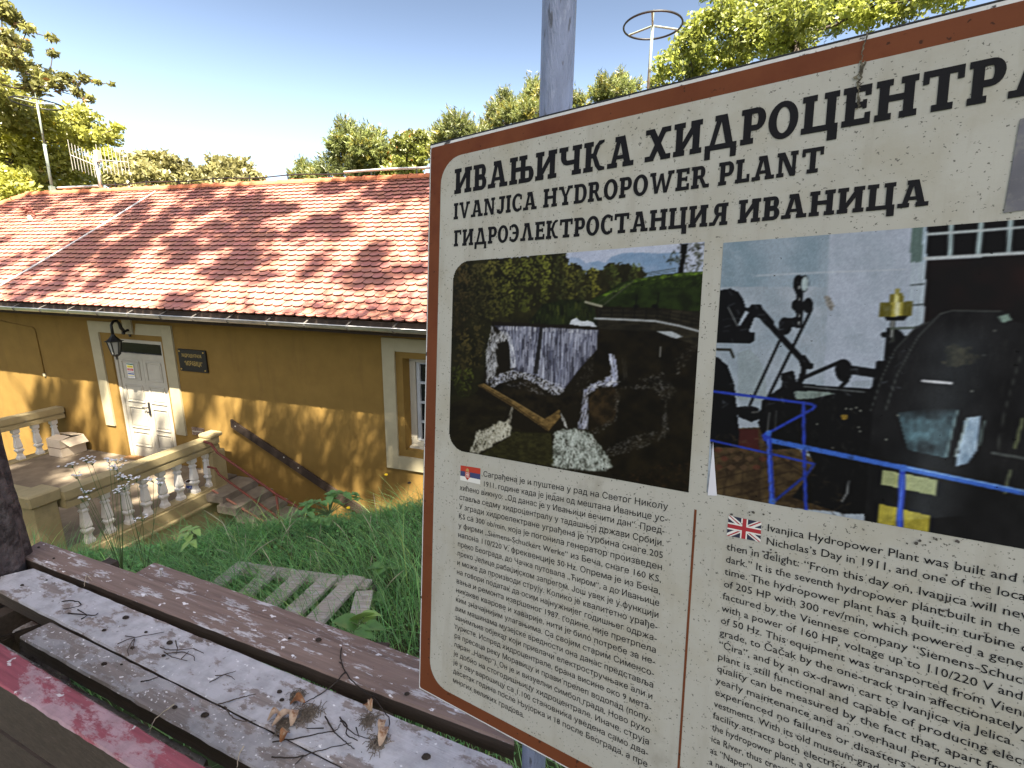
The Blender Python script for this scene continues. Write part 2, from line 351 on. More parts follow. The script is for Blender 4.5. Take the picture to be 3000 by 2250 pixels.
# door
DY = .055
dr = MB(); dr.box(DU0, DU0 + .075, DY - .02, .13, DZ0, DZ1); dr.box(DU1 - .075, DU1, DY - .02, .13, DZ0, DZ1)
dr.box(DU0 + .075, DU1 - .075, DY - .02, .13, DZ1 - .07, DZ1); dr.box(DU0 + .075, DU1 - .075, DY - .02, .13, -1.745, -1.64)
door = dr.build('door', m_white, PH)
MB().box(DU0 + .075, DU1 - .075, .09, .10, -1.64, DZ1 - .07).build('transom_pane', m_glassd, door)
for (a, b, hid) in ((DU0 + .078, -9.425, 0), (-9.419, DU1 - .078, 1)):
    lf = MB(); lf.box(a, b, DY + .004, .12, DZ0 + .012, -1.748)
    for (z1, z0) in ((-1.79, -2.17), (-2.27, -2.625), (-2.72, -3.17), (-3.24, -3.555)):
        p0, p1 = a + .075, b - .085
        for q in ((p0, p1, z1 - .022, z1), (p0, p1, z0, z0 + .022), (p0, p0 + .022, z0 + .022, z1 - .022), (p1 - .022, p1, z0 + .022, z1 - .022)):
            lf.box(q[0], q[1], DY - .014, DY + .006, q[2], q[3], .005)
        lf.box(p0 + .05, p1 - .05, DY - .004, DY + .006, z0 + .055, z1 - .055, .004)
    lfo = lf.build('door_leaf', m_white, door)
    if hid: lfo['label'] = 'door leaf with a long dark lock plate and lever handle'
h = MB().box(-9.435, -9.40, DY - .022, DY + .004, -2.87, -2.60, .004); h.tube([(-9.418, DY - .02, -2.70), (-9.418, DY - .06, -2.70), (-9.53, DY - .065, -2.705)], .011, 8)
h.lathe((-9.418, DY - .025, -2.80), [(.012, -.01), (.014, 0), (.012, .01)], 8); h.build('handle', m_black, door)
MB().box(DU0 - .02, DU1 + .02, -.10, .11, -3.812, -3.785).build('threshold', mat('worn_wood', (.30, .16, .07), .8, .3, 20), door)
# window
w = MB(); T2 = -.036
w.box(-4.10, -3.884, T2, .01, -3.178, -1.02); w.box(-3.882, -2.05, T2, .01, -1.224, -1.02); w.box(-3.882, -2.05, T2, .01, -3.177, -2.953); w.box(-2.30, -2.05, T2, .01, -2.951, -1.226)
w.build('window_surround', m_cream, PH)
wf = MB()
for (a, b, c, d) in ((WU0, WU0 + .10, WZ0, WZ1), (WU1 - .10, WU1, WZ0, WZ1), (WU0 + .10, WU1 - .10, WZ1 - .09, WZ1), (WU0 + .10, WU1 - .10, WZ0, WZ0 + .09)):
    wf.box(a, b, .21, .29, c, d)
win = wf.build('window', m_white, PH)
sa = MB(); m_sash = mat('sash_paint', (.36, .38, .40), .5, .1)
x0, x1, zz0, zz1 = WU0 + .11, WU1 - .11, WZ0 + .1, WZ1 - .1; xm = (x0 + x1) / 2
for a, b in ((x0, x0 + .055), (xm - .05, xm + .05), (x1 - .055, x1)): sa.box(a, b, .235, .275, zz0, zz1)
for j in range(5):
    z = zz0 + (zz1 - zz0) * j / 4
    for a, b in ((x0 + .055, xm - .05), (xm + .05, x1 - .055)): sa.box(a, b, .24, .27, z - (.0 if j == 0 else .02), z + (.0 if j == 4 else .02))
sa.build('sash', m_sash, win)
MB().box(x0, x1, .276, .282, zz0, zz1).build('pane', m_glassd, win)
MB().box(WU0 + .02, WU1 - .02, .10, .21, WZ0 + .002, WZ0 + .03).build('sill', m_white, win)
# wall cable
t = thing('wall_cable', 'thin ochre painted cable running across the wall above the left balustrade', 'cable', (-12.2, 0, -2.3), BM)
MB().tube([(-13.6, -.012, -1.14), (-12.5, -.012, -1.25), (-12.26, -.012, -1.27), (-12.213, -.012, -1.32), (-12.20, -.012, -2.22)], .012, 6).build('cable_run', m_mustard, t, smooth=True)
MB().box(-12.23, -12.17, -.03, 0, -2.29, -2.22, .006).build('junction_box', m_cream, t)

# ------------------------------------------------------------------ things on the wall
def text_geo(body, res=2, off=0.0):                      # filled glyph outlines of one line of sans lettering
    cu = bpy.data.curves.new('line', 'FONT'); cu.body = body; cu.resolution_u = res; cu.fill_mode = 'NONE'; cu.offset = off
    o = bpy.data.objects.new('line', cu); col.objects.link(o); bpy.context.view_layer.update()
    me = o.evaluated_get(bpy.context.evaluated_depsgraph_get()).to_mesh()
    P = np.array([v.co[:2] for v in me.vertices]); adj = {}
    for e in me.edges:
        a, b = e.vertices; adj.setdefault(a, []).append(b); adj.setdefault(b, []).append(a)
    bpy.data.objects.remove(o); bpy.data.curves.remove(cu); seen = set(); ed = []
    for i in range(len(P)):
        if i in seen or i not in adj: continue
        L_ = [i]; seen.add(i)
        while True:
            c = [k for k in adj[L_[-1]] if k not in seen]
            if not c: break
            k = L_[-1] + 1 if L_[-1] + 1 in c else c[0]; L_.append(k); seen.add(k)
        ed += [(L_[k], L_[(k + 1) % len(L_)]) for k in range(len(L_))]
    r_ = delaunay_2d_cdt([Vector(q) for q in P], ed, [], 0, 1e-6)
    V = np.array([v[:] for v in r_[0]]); T_ = np.array([f for f in r_[2] if len(f) == 3]); C = V[T_].mean(1)
    A = P[[e[0] for e in ed]]; B = P[[e[1] for e in ed]]; cy = C[:, None, 1]
    cr = (B[None, :, 0] - A[None, :, 0]) * (cy - A[None, :, 1]) - (C[:, None, 0] - A[None, :, 0]) * (B[None, :, 1] - A[None, :, 1])
    wn = ((A[None, :, 1] <= cy) & (B[None, :, 1] > cy) & (cr > 0)).sum(1).astype(int) - ((A[None, :, 1] > cy) & (B[None, :, 1] <= cy) & (cr < 0)).sum(1)
    return V, [list(map(int, t)) for t in T_[wn != 0]]
def text_width(body):
    return text_geo(body, 1)[0][:, 0].max()
LANT = thing('wall_lantern', 'black iron lantern on a curved bracket above the white double door', 'lantern', (-9.53, 0, -1.12), BM)
w = MB(); w.prism([(-9.575, -.03, -1.24), (-9.53, -.03, -1.31), (-9.485, -.03, -1.24), (-9.50, -.03, -1.0), (-9.53, -.03, -.94), (-9.56, -.03, -1.0)], (0, .03, 0)); w.build('wall_plate', m_black, LANT)
LX, LN = -9.435, -.37
w = MB(); w.tube([(-9.53, -.03, -1.18), (-9.525, -.10, -1.20), (-9.515, -.16, -1.13), (-9.50, -.19, -1.04), (-9.48, -.24, -.985), (-9.46, -.31, -.99), (LX, LN, -1.05), (LX, LN, -1.22)], [.026, .026, .03, .026, .024, .024, .022, .026], 8)
w.lathe((-9.52, -.13, -1.23), [(.01, -.03), (.03, -.01), (.03, .015), (.01, .03)], 8); w.build('bracket_arm', m_black, LANT, smooth=True)
ls = .64; lr = lambda L_: [(r * ls, z) for r, z in L_]
w = MB(); w.lathe((LX, LN, 0), lr([(.03, -1.20), (.045, -1.225), (.06, -1.25), (.11, -1.29), (.165, -1.325), (.225, -1.335), (.225, -1.345), (.15, -1.347)]), 6)
for k in range(6):
    a = 2 * math.pi * k / 6; w.tube([(LX + .165 * ls * math.cos(a), LN + .165 * ls * math.sin(a), -1.345), (LX + .095 * ls * math.cos(a), LN + .095 * ls * math.sin(a), -1.585)], .010, 5)
w.lathe((LX, LN, 0), lr([(.10, -1.575), (.105, -1.585), (.07, -1.61), (.03, -1.63), (.022, -1.645), (.03, -1.66), (.004, -1.69)]), 6); w.build('lantern_frame', m_black, LANT)
MB().lathe((LX, LN, 0), lr([(.09, -1.58), (.155, -1.35)]), 6).build('lantern_glass', mat('frosted_glass', (.25, .25, .23), .3, .1), LANT)

PLQ = thing('wall_plaque', 'black metal plaque with gilt lettering on the wall right of the door', 'plaque', (-8.03, 0, -1.66), BM)
MB().box(-8.352, -7.705, -.04, -.008, -1.868, -1.458, .006).build('plate', m_plaque, PLQ)
bo = MB().lathe((0, 0, 0), [(.016, -.004), (.016, .002), (.008, .008)], 8)
for (x, z) in ((-8.31, -1.50), (-7.747, -1.50), (-8.31, -1.826), (-7.747, -1.826)):
    q = MB().tube([(x, -.048, z), (x, -.04, z)], .014, 8).build('bolt', m_gold, PLQ)
for body, z, x0, x1, hgt in (('ХИДРОЦЕНТРАЛА', -1.60, -8.265, -7.80, .058), ('“МОРАВИЦА”', -1.755, -8.22, -7.80, .082)):
    V, Fs = text_geo(body); mn, mx = V.min(0), V.max(0)
    w = MB().add([(x0 + (p[0] - mn[0]) / (mx[0] - mn[0]) * (x1 - x0), -.0415, z + (p[1]) / .7 * hgt) for p in V], Fs); w.build('lettering', m_gold, PLQ)
MT = thing('metal_tag', 'small brown two row metal tag low on the wall behind the balustrade end', 'tag', (-8.16, 0, -3.03), BM)
MB().box(-8.30, -8.012, -.025, -.003, -3.105, -2.958).build('plate', mat('brown_metal', (.10, .065, .05), .5, .3, 40, c2=(.25, .2, .16), f2=(.5, .6), s2=60), MT)
MB().box(-8.29, -8.02, -.028, -.0255, -3.04, -3.025).build('strip', m_white, MT)
HB = thing('wall_board', 'long dark timber board bolted diagonally down the wall right of the steps', 'board', (-7.27, 0, -2.76), BM)
e = np.array([-3.55, -4.56]) - np.array([-7.275, -2.684]); e /= np.linalg.norm(e)
MB().prism([(-7.275, -.075, -2.684), (-7.278, -.075, -2.83), (-4.75, -.075, -4.065), (-3.2, -.075, -4.82), (-3.2, -.075, -4.66)], (0, .04, 0)).build('plank', m_dark, HB)
for (x, z) in ((-7.17, -2.80), (-6.15, -3.26), (-5.86, -3.42)): MB().tube([(x, -.08, z), (x, -.07, z)], .014, 6).build('bolt', m_galv, HB)
NP = MB(); X0, X1, Z0, Z1 = -9.835, -9.655, -2.135, -1.845
cols = [(.75, .73, .68), (.04, .15, .10), (.70, .58, .05), (.45, .05, .06), (.03, .06, .25), (.05, .05, .06)]
pm = [mat('notice_%s' % n_, c, .6, .04) for n_, c in zip(('paper', 'green', 'yellow', 'red', 'blue', 'print'), cols)]
yy = DY - .018; NP.box(X0, X1, yy, yy + .003, Z0, Z1)
def band(i, a0, a1, b0, b1):
    NP.mi = i; NP.add([(X0 + (X1 - X0) * p, yy - .001, Z1 - (Z1 - Z0) * q) for p, q in ((a0, b1), (a1, b1), (a1, b0), (a0, b0))], [(0, 1, 2, 3)])
band(1, .02, .98, .02, .10); band(2, .06, .94, .14, .30); band(5, .2, .8, .19, .21); band(5, .25, .75, .24, .255); band(3, .06, .94, .34, .50); band(0, .2, .8, .385, .40); band(0, .2, .8, .44, .455)
for k in range(6):
    cx, cz = X0 + (X1 - X0) * (.12 + .15 * k), Z1 - (Z1 - Z0) * .59
    NP.mi = 5; NP.add([(cx + .011 * math.cos(a * .785), yy - .001, cz + .011 * math.sin(a * .785)) for a in range(8)], [tuple(range(8))])
band(4, .04, .96, .67, .76); band(2, .04, .96, .80, .84); band(4, .04, .96, .88, .90); band(5, .04, .8, .93, .945)
tag(NP.build('safety_notice', pm, None, BM, (-9.75, yy, -1.99)), 'coloured safety notice sheet stuck on the upper panel of the left door leaf', 'notice')

# ------------------------------------------------------------------ terrace, balustrades, steps
w = MB(); w.box(-12.1, -7.36, -2.9, 0, -4.0, -3.80); w.box(-12.0, -7.5, -2.8, 0, -4.9, -4.0)
tr = w.build('terrace', m_floor, None, BM, (-9.7, -1.4, -4.9)); tr['kind'] = 'structure'
bp = [(.056, 0), (.056, .045), (.040, .075), (.034, .12), (.036, .14), (.060, .18), (.060, .20), (.040, .225), (.054, .25), (.050, .30), (.034, .46), (.046, .475), (.046, .495), (.030, .515), (.050, .545), (.056, .555), (.056, .625)]
BALH = .63
def baluster_mb(): return MB().lathe((0, 0, 0), [(r * 1.32, z) for r, z in bp], 4, math.pi / 4)
def balustrade(label, a, b, nb, ts, z0=-3.78, posts=((0, 0),), kerb_out=0, capmat=None):
    a = np.array(a, float); b = np.array(b, float); L_ = np.linalg.norm(b - a); d = (b - a) / L_; s = np.array([-d[1], d[0]])
    B = thing('balustrade', label, 'balustrade', (*((a + b) / 2), -4.0), BM)
    P3 = lambda t, o, z: (*(a + d * t + s * o), z)
    def beam(t0, t1, o0, o1, zz0, zz1, w):
        w.prism([P3(t0, o0, zz0), P3(t0, o1, zz0), P3(t0, o1, zz1), P3(t0, o0, zz1)], np.array([*(d * (t1 - t0)), 0]))
    w = MB(); beam(0, L_, -.115, .115, -3.02, -2.905, w); beam(0, L_, -.085, .085, -3.055, -3.02, w); beam(0, L_, -.105, .105, -3.14, -3.055, w); w.build('top_rail', m_rail, B)
    w = MB(); beam(0, L_, -.11, .11, -4.0, z0, w); w.build('kerb', m_rail, B)
    src = None
    for t in ts:
        p = P3(t * L_, 0, z0 - .002)
        if src is None: src = local_part(baluster_mb(), 'baluster', m_balw, B, p); src.rotation_euler.z = math.atan2(d[1], d[0])
        else: copy_part(src, B, p)
    for (t, o) in posts:
        p = a + d * t * L_ + s * o
        w = MB(); w.box(p[0] - .13, p[0] + .13, p[1] - .13, p[1] + .13, -4.3, -3.025, .006); po = w.build('post', m_rail, B)
        w = MB(); w.box(p[0] - .165, p[0] + .165, p[1] - .165, p[1] + .165, -3.02, -2.83, .012); w.build('cap', m_rail, po)
    return B
BR = balustrade('near ochre balustrade with eight white balusters running from corner post towards the steps', (-7.37, -2.70), (-7.37, -.36), 8, [(k * .273 + .17 + .06) / 2.34 for k in range(8)], posts=())
for p, zt, cap in (((-7.50, -2.86), -3.025, 1), ((-7.37, -.42), -3.15, 0)):
    w = MB(); w.box(p[0] - .13, p[0] + .13, p[1] - .13, p[1] + .13, -4.3, zt, .006); po = w.build('post', m_rail, BR)
    w = MB(); c_ = .175 if cap else .135
    w.box(p[0] - c_, p[0] + c_, p[1] - c_, p[1] + c_, -3.015 if cap else -2.902, -2.845 if cap else -2.83, .02); w.build('cap', m_rail, po)
w = MB(); w.box(-7.26, -7.15, -2.85, -.36, -4.03, -3.98, .01); w.box(-7.36, -7.2, -2.85, -.36, -3.98, -3.80); w.box(-7.5, -7.22, -2.85, -.30, -4.56, -4.03); w.build('plinth', m_rail, BR)
balustrade('front ochre balustrade left of the corner post, mostly hidden behind the dark trunk', (-12.0, -2.86), (-7.68, -2.86), 14, [(k + .6) / 15.2 for k in range(15)], posts=())
balustrade('far ochre balustrade with white balusters meeting the yellow wall beside the cardboard box', (-11.9, -2.7), (-11.9, -.03), 8, [.11 + k * .118 for k in range(8)], posts=())
ST = thing('stone_steps', 'worn stone slab steps going down along the yellow wall beside the red handrail', 'steps', (-6.6, -.4, -4.85), BM)
for k, (a, b, zt) in enumerate(((-7.30, -6.87, -3.805), (-6.92, -6.55, -3.945), (-6.60, -6.24, -4.09), (-6.29, -5.9, -4.24), (-5.96, -5.5, -4.39), (-5.56, -5.1, -4.54))):
    w = MB(); n0 = -.80 - .05 * (k % 2)
    w.prism([(a, n0, zt - .13), (b, n0 + .02, zt - .14), (b + .01, n0 + .03, zt - .012), (a, n0, zt)], (0, -n0 - .025, 0)); w.build('slab', m_stone, ST)
w = MB(); w.box(-7.2, -5.2, -.5, -.45, -4.9, -4.62); w.build('void_sheet', mat('void_shade', (.03, .027, .022), .95), ST)  # near-black sheet painting the deep shadow of the void under the slabs
HR = thing('handrail', 'rusty red iron handrail sloping down beside the stone steps', 'handrail', (-7.1, -.65, -3.8), BM)
n_ = -.66
MB().tube([(-7.24, n_, -2.90), (-7.097, n_, -2.921), (-6.985, n_, -3.062), (-5.796, n_, -3.661), (-5.26, n_, -3.867), (-4.7, n_, -4.09)], .021, 8).build('top_rail', m_redrail, HR, smooth=True)
MB().tube([(-7.24, n_, -3.36), (-7.069, n_, -3.367), (-7.004, n_, -3.471), (-5.875, n_, -4.05), (-5.2, n_, -4.38)], .018, 8).build('middle_rail', m_redrail, HR, smooth=True)
MB().bar((-7.171, n_ - .03, -3.773), (-6.0, n_ - .06, -4.20), .03, .02).build('lower_rail', mat('pink_rust', (.36, .16, .12), .7, .3, 20), HR)
MB().tube([(-5.825, n_, -3.65), (-5.80, n_, -4.6)], .018, 8).build('post', m_redrail, HR, smooth=True)

# box and bucket on the terrace
m_card = mat('white_cardboard', (.66, .57, .45), .8, .08, 5)
CB = thing('cardboard_box', 'whitish cardboard box with open flaps against the wall at the far balustrade', 'box', (-11.44, -.28, -3.8), BM)
w = MB(); x0, x1, y0, y1 = -11.66, -11.27, -.50, -.06; z0, z1 = -3.798, -3.44
for q in ((x0, x1, y0, y0 + .008), (x0, x1, y1 - .008, y1), (x0, x0 + .008, y0 + .008, y1 - .008), (x1 - .008, x1, y0 + .008, y1 - .008)): w.box(*q, z0, z1)
w.box(x0, x1, y0, y1, z0, z0 + .006); w.build('carton', m_card, CB)
w = MB(); w.box(x0, x1, y0 - .003, y0 - .001, -3.62, -3.605); w.box(x1 + .001, x1 + .003, y0, y1, -3.62, -3.605); w.build('seam', mat('brown_tape', (.20, .12, .08), .6), CB)
w = MB(); w.prism([(x0, y0, z1), (x1, y0, z1), (x1, y0 + .19, z1 + .03), (x0, y0 + .19, z1 + .03)], (0, 0, .006)); w.build('flap', m_card, CB)
w = MB(); w.prism([(x0, y1, z1), (x1, y1, z1), (x1, y1 - .20, z1 + .045), (x0, y1 - .20, z1 + .045)], (0, 0, .006)); w.build('flap', m_card, CB)
w = MB(); w.prism([(x1, y0 + .01, z1), (x1, y1 - .01, z1), (x1 + .12, y1 - .01, z1 - .14), (x1 + .10, y0 + .1, z1 - .15)], (.003, 0, .005)); w.build('flap', m_card, CB)
pb = on_z(566, 1440, -3.8); pb = toB(pb)
BK = thing('paint_bucket', 'small white bucket with dark stripe standing behind the balusters', 'bucket', tuple(pb), BM)
MB().lathe(pb, [(.075, 0), (.10, .20), (.106, .205), (.10, .21), (.092, .2), (.07, .03)], 14).build('pail', m_balw, BK, smooth=True)
MB().lathe(pb, [(.0885, .09), (.094, .15)], 14).build('stripe', pm[4], BK)
MB().tube([(pb[0] - .1, pb[1], pb[2] + .2), (pb[0] - .06, pb[1] - .06, pb[2] + .12), (pb[0] + .03, pb[1] - .11, pb[2] + .09), (pb[0] + .1, pb[1], pb[2] + .2)], .004, 5).build('handle', m_galv, BK)
MB().lathe(pb, [(.085, .196), (.092, .2)], 14).build('rim', m_dark, BK)

# ------------------------------------------------------------------ on the roof
def mast(label, u, zt, tip, tilt=0, r=.47, ph=0):
    b = np.array([u, RID_N, RID_Z + .06])
    M_ = thing('lightning_mast', label, 'lightning rod', tuple(b), BM, 'ringed lightning masts on the roof ridge')
    top = np.array([u + tilt, RID_N, zt])
    MB().tube([b, b + (top - b) * .55], .034, 8).build('pole', m_mast, M_, smooth=True)
    MB().tube([b + (top - b) * .54, top], .024, 8).build('upper_pole', m_mast, M_, smooth=True)
    MB().tube([top, (top[0], top[1], tip - .06), (top[0], top[1], tip)], [.012, .010, .002], 6).build('spike', m_mast, M_)
    MB().tube([top + np.array([r * math.cos(a), r * math.sin(a), .0]) for a in np.linspace(0, 2 * math.pi, 41)], .016, 6).build('ring', m_black, M_, smooth=True)
    for k in range(3):
        a = ph + k * 2 * math.pi / 3; MB().tube([top, top + np.array([r * math.cos(a), r * math.sin(a), 0])], .016, 6).build('spoke', m_mast, M_)
    w = MB(); w.box(u - .05, u + .05, RID_N - .05, RID_N + .05, RID_Z + .05, RID_Z + .2); w.build('foot', m_mast, M_)
mast('ringed lightning mast at the left end of the roof ridge in front of the tree', -15.627, 3.98, 4.236, .04, .50, .4)
mast('ringed lightning mast right of the grey pole, rising behind the information board', -.50, 4.0, 4.24, 0, .47, 1.05 + math.pi / 2)
YA = thing('television_antenna', 'pale grid television antenna on a short pole at the left of the ridge', 'antenna', (-13.81, RID_N, RID_Z + .05), BM)
MB().tube([(-13.81, RID_N, RID_Z + .03), (-13.85, RID_N, 2.66)], .04, 8).build('pole', m_galv, YA, smooth=True)
m_alu = mat('pale_aluminium', (.34, .33, .29), .5, .1, metal=.2)
for (u0, z0, u1, z1, n_) in ((-14.68, 2.72, -13.92, 2.46, 8), (-13.72, 2.56, -12.72, 2.46, 9)):
    MB().tube([(u0, RID_N - .02, z0), (u1, RID_N - .02, z1)], .013, 6).build('boom', m_alu, YA)
    for k in range(n_):
        f_ = k / (n_ - 1); x = u0 + (u1 - u0) * f_; z = z0 + (z1 - z0) * f_; h_ = .30 if k else .36
        if n_ == 9 and k == 7: h_ = .26
        MB().tube([(x, RID_N - .02, z + h_), (x, RID_N - .02, z - h_)], .0075, 5).build('element', m_alu, YA)
MB().box(-13.78, -13.66, RID_N - .08, RID_N + .02, 2.5, 2.78, .01).build('dipole_box', m_alu, YA)
LC = thing('lightning_conductor', 'thin conductor cable held above the ridge caps by little clips', 'cable', (-8, RID_N, RID_Z + .1), BM)
zc = RID_Z + .17
MB().tube([(u, RID_N, zc + .015 * math.sin(u * 3)) for u in np.linspace(-13.9, -6.6, 60)], .014, 5).build('dark_cable', m_black, LC)
MB().tube([(u, RID_N, zc + .02 + .01 * math.sin(u * 2)) for u in np.linspace(-6.6, 3, 30)], .026, 6).build('bright_cable', m_galv, LC)
MB().tube([(u, RID_N, zc - .02) for u in np.linspace(-15.4, -13.9, 10)], .03, 6).build('bright_cable', m_galv, LC)
ck = local_part(MB().tube([(0, 0, -.09), (0, 0, .05)], .014, 5), 'clip', m_black, LC, (-13.3, RID_N, zc))
for k in range(1, 15): copy_part(ck, LC, (-13.3 + k * 1.05, RID_N, zc))
GR_ = thing('earthing_rod', 'pale metal conduit lying diagonally across the red roof tiles', 'conduit', tuple(roofp(-14, 2, 0)), BM)
pa = on_roof(455, 561, .06); pc = on_roof(-60, 872, .06); pts = [pa + (pc - pa) * f_ + np.array([0, 0, -.03 * math.sin(math.pi * f_)]) for f_ in np.linspace(0, 1, 12)]
MB().tube(pts, .021, 8).build('conduit_run', m_galv, GR_, smooth=True)
RA = thing('roof_aerial', 'small rusty bent aerial lying on the upper left roof tiles', 'aerial', tuple(on_roof(88, 640, .02)), BM)
q = lambda x, y, h=.06: on_roof(x, y, h)
MB().tube([q(-10, 603, .2), q(30, 606, .2), q(75, 611, .2), q(92, 614, .22)], .02, 6).build('arm', m_redrail, RA)
MB().tube([q(74, 628, .02), q(76, 619, .08), q(86, 614, .12), q(97, 622, .08), q(103, 630, .02)], .02, 6).build('bow', m_redrail, RA)
MB().tube([q(76, 600, .22), q(90, 612, .16), q(104, 632, .03)], .016, 6).build('stay', m_redrail, RA)
MB().tube([q(88, 634, .0), q(88, 640, .06)], .05, 6).build('foot', m_galv, RA)

# ------------------------------------------------------------------ information board
SX = np.array([0.8489956, -0.5243456, 0.0653308]); SY = np.array([0.0178565, 0.1520388, 0.9882132]); SN = np.array([-0.528098, -0.8378221, 0.1384433])
SD = .60
def on_sign(px, py):
    d = ray(px, py); return d * (-SD / (d @ SN))
STL = on_sign(1258.5, 422)
def S(px, py):
    p = on_sign(px, py) - STL; return np.array([p @ SX, p @ SY])
def S3(a, b): return STL + np.multiply.outer(a, SX) + np.multiply.outer(b, SY)
SM = Matrix(((SX[0], SY[0], SN[0], STL[0]), (SX[1], SY[1], SN[1], STL[1]), (SX[2], SY[2], SN[2], STL[2]), (0, 0, 0, 1)))
SW = 1.16; SH = -S(1226, 2018)[1]
SG = thing('information_board', 'large weathered information board with rust orange border and texts about the hydropower plant', 'sign', (0, 0, 0), SM)
m_edge = mat('board_edge', (.012, .012, .012), .6, .2, 20)
m_plate = mat('board_face', (.345, .34, .31), .55, .06, 4, .10, 220, c2=(.30, .285, .235), f2=(.48, .72), s2=9, c3=(.11, .105, .095), f3=(.65, .69), s3=330, spec=.12, bdist=.002)
overlay(m_plate, (.24, .225, .185), (26, 3.2, 26), 1.0, .52, .74, .55); overlay(m_plate, (.20, .19, .16), (3, 3, 3), 3.0, .60, .72, .5, 9, 7)
m_strip = mat('board_strip', (.50, .50, .50), .5, .15, 30, c2=(.05, .05, .05), f2=(.6, .63), s2=40)
m_orange = mat('rust_orange_print', (.125, .040, .018), .6, .14, 6, .1, 180, c2=(.095, .026, .013), f2=(.5, .7), s2=7, c3=(.05, .02, .012), f3=(.67, .71), s3=110, spec=.08, bdist=.002)
m_ink = mat('black_ink', (.010, .010, .012), .6, .1, 20, spec=.06)
MB().box(0, SW, -SH, 0, -.016, 0, .0015).build('panel', m_edge, SG)
def rrect(a0, a1, b0, b1, r, corners='tlbr', n=8):
    P = []
    for (cx, cy, st, k) in ((a1 - r, b1 - r, 0, 'tr'), (a0 + r, b1 - r, 90, 'tl'), (a0 + r, b0 + r, 180, 'bl'), (a1 - r, b0 + r, 270, 'br')):
        if k in corners: P += [(cx + r * math.cos(R(st + 90 * i / n)), cy + r * math.sin(R(st + 90 * i / n))) for i in range(n + 1)]
        else: P.append(((a0 if 'l' in k else a1), (b1 if 't' in k else b0)))
    return P
def flat(pts, c, name, m, parent=None, thick=0):
    w = MB(); w.add([(x, y, c) for x, y in pts], [tuple(range(len(pts)))]); return w.build(name, m, parent or SG)
flat(rrect(.0024, SW - .0024, -SH + .0026, -.0034, .001, ()), .0006, 'white_edge', m_strip)
og = flat(rrect(.0046, SW - .004, -SH + .0050, -.0074, .004, ('tl', 'bl')), .0010, 'orange_border', m_orange)
ia0 = (S(1293.8, 503)[0] + S(1262.2, 1900)[0]) / 2; ib1 = (S(1335.6, 461.6)[1] + S(1700, 375.7)[1] + S(2500, 184.2)[1]) / 3; ib0 = (S(1310, 2020)[1] + S(1700, 2231)[1]) / 2
pale = flat(rrect(ia0, SW - ia0, ib0, ib1, .040, ('tl', 'bl', 'tr', 'br')), .0014, 'pale_field', m_plate)
da = (S(2043.9, 1492.7)[0] + S(2011, 1900)[0] + S(1984, 2250)[0]) / 3; db = S(2043.9, 1492.7)[1]
flat([(da - .0014, ib0 + .05), (da + .0014, ib0 + .05), (da + .0014, db), (da - .0014, db)], .0018, 'column_rule', m_orange)

# slab-serif capitals drawn from strokes (cap height 1)
s_, h_, o_, b_ = .25, .165, .085, .165
def rc(x0, x1, y0, y1): return [(x0, y0), (x1, y0), (x1, y1), (x0, y1)]
def arc(cx, cy, rx, ry, tx, ty, a0, a1, n=10):
    P = []
    for i in range(n):
        p, q = R(a0 + (a1 - a0) * i / n), R(a0 + (a1 - a0) * (i + 1) / n)
        P.append([(cx + rx * math.cos(p), cy + ry * math.sin(p)), (cx + rx * math.cos(q), cy + ry * math.sin(q)), (cx + (rx - tx) * math.cos(q), cy + (ry - ty) * math.sin(q)), (cx + (rx - tx) * math.cos(p), cy + (ry - ty) * math.sin(p))])
    return P
def stem(x, bl=1, br=1, tl=1, tr=1): return [rc(x, x + s_, 0, 1), rc(x - o_ * bl, x + s_ + o_ * br, 0, h_), rc(x - o_ * tl, x + s_ + o_ * tr, 1 - h_, 1)]
def bowl(x, y0, y1, rx, t=None):
    cy, ry = (y0 + y1) / 2, (y1 - y0) / 2; xm = x + .16
    return [rc(x, xm, y1 - b_, y1), rc(x, xm, y0, y0 + b_)] + arc(xm, cy, rx, ry, t or s_ * .98, b_, -90, 90)
def legs(bar=True, apex=True):
    P = [[(.13, .03), (.33, .03), (.585, 1), (.40, 1)], [(.47, 1), (.70, 1), (.98, .03), (.72, .03)], rc(.0, .42, 0, h_), rc(.64, 1.08, 0, h_)]
    if bar: P.append(rc(.27, .80, .26, .26 + .13))
    if apex: P.append(rc(.30, .70, 1 - h_, 1))
    return P
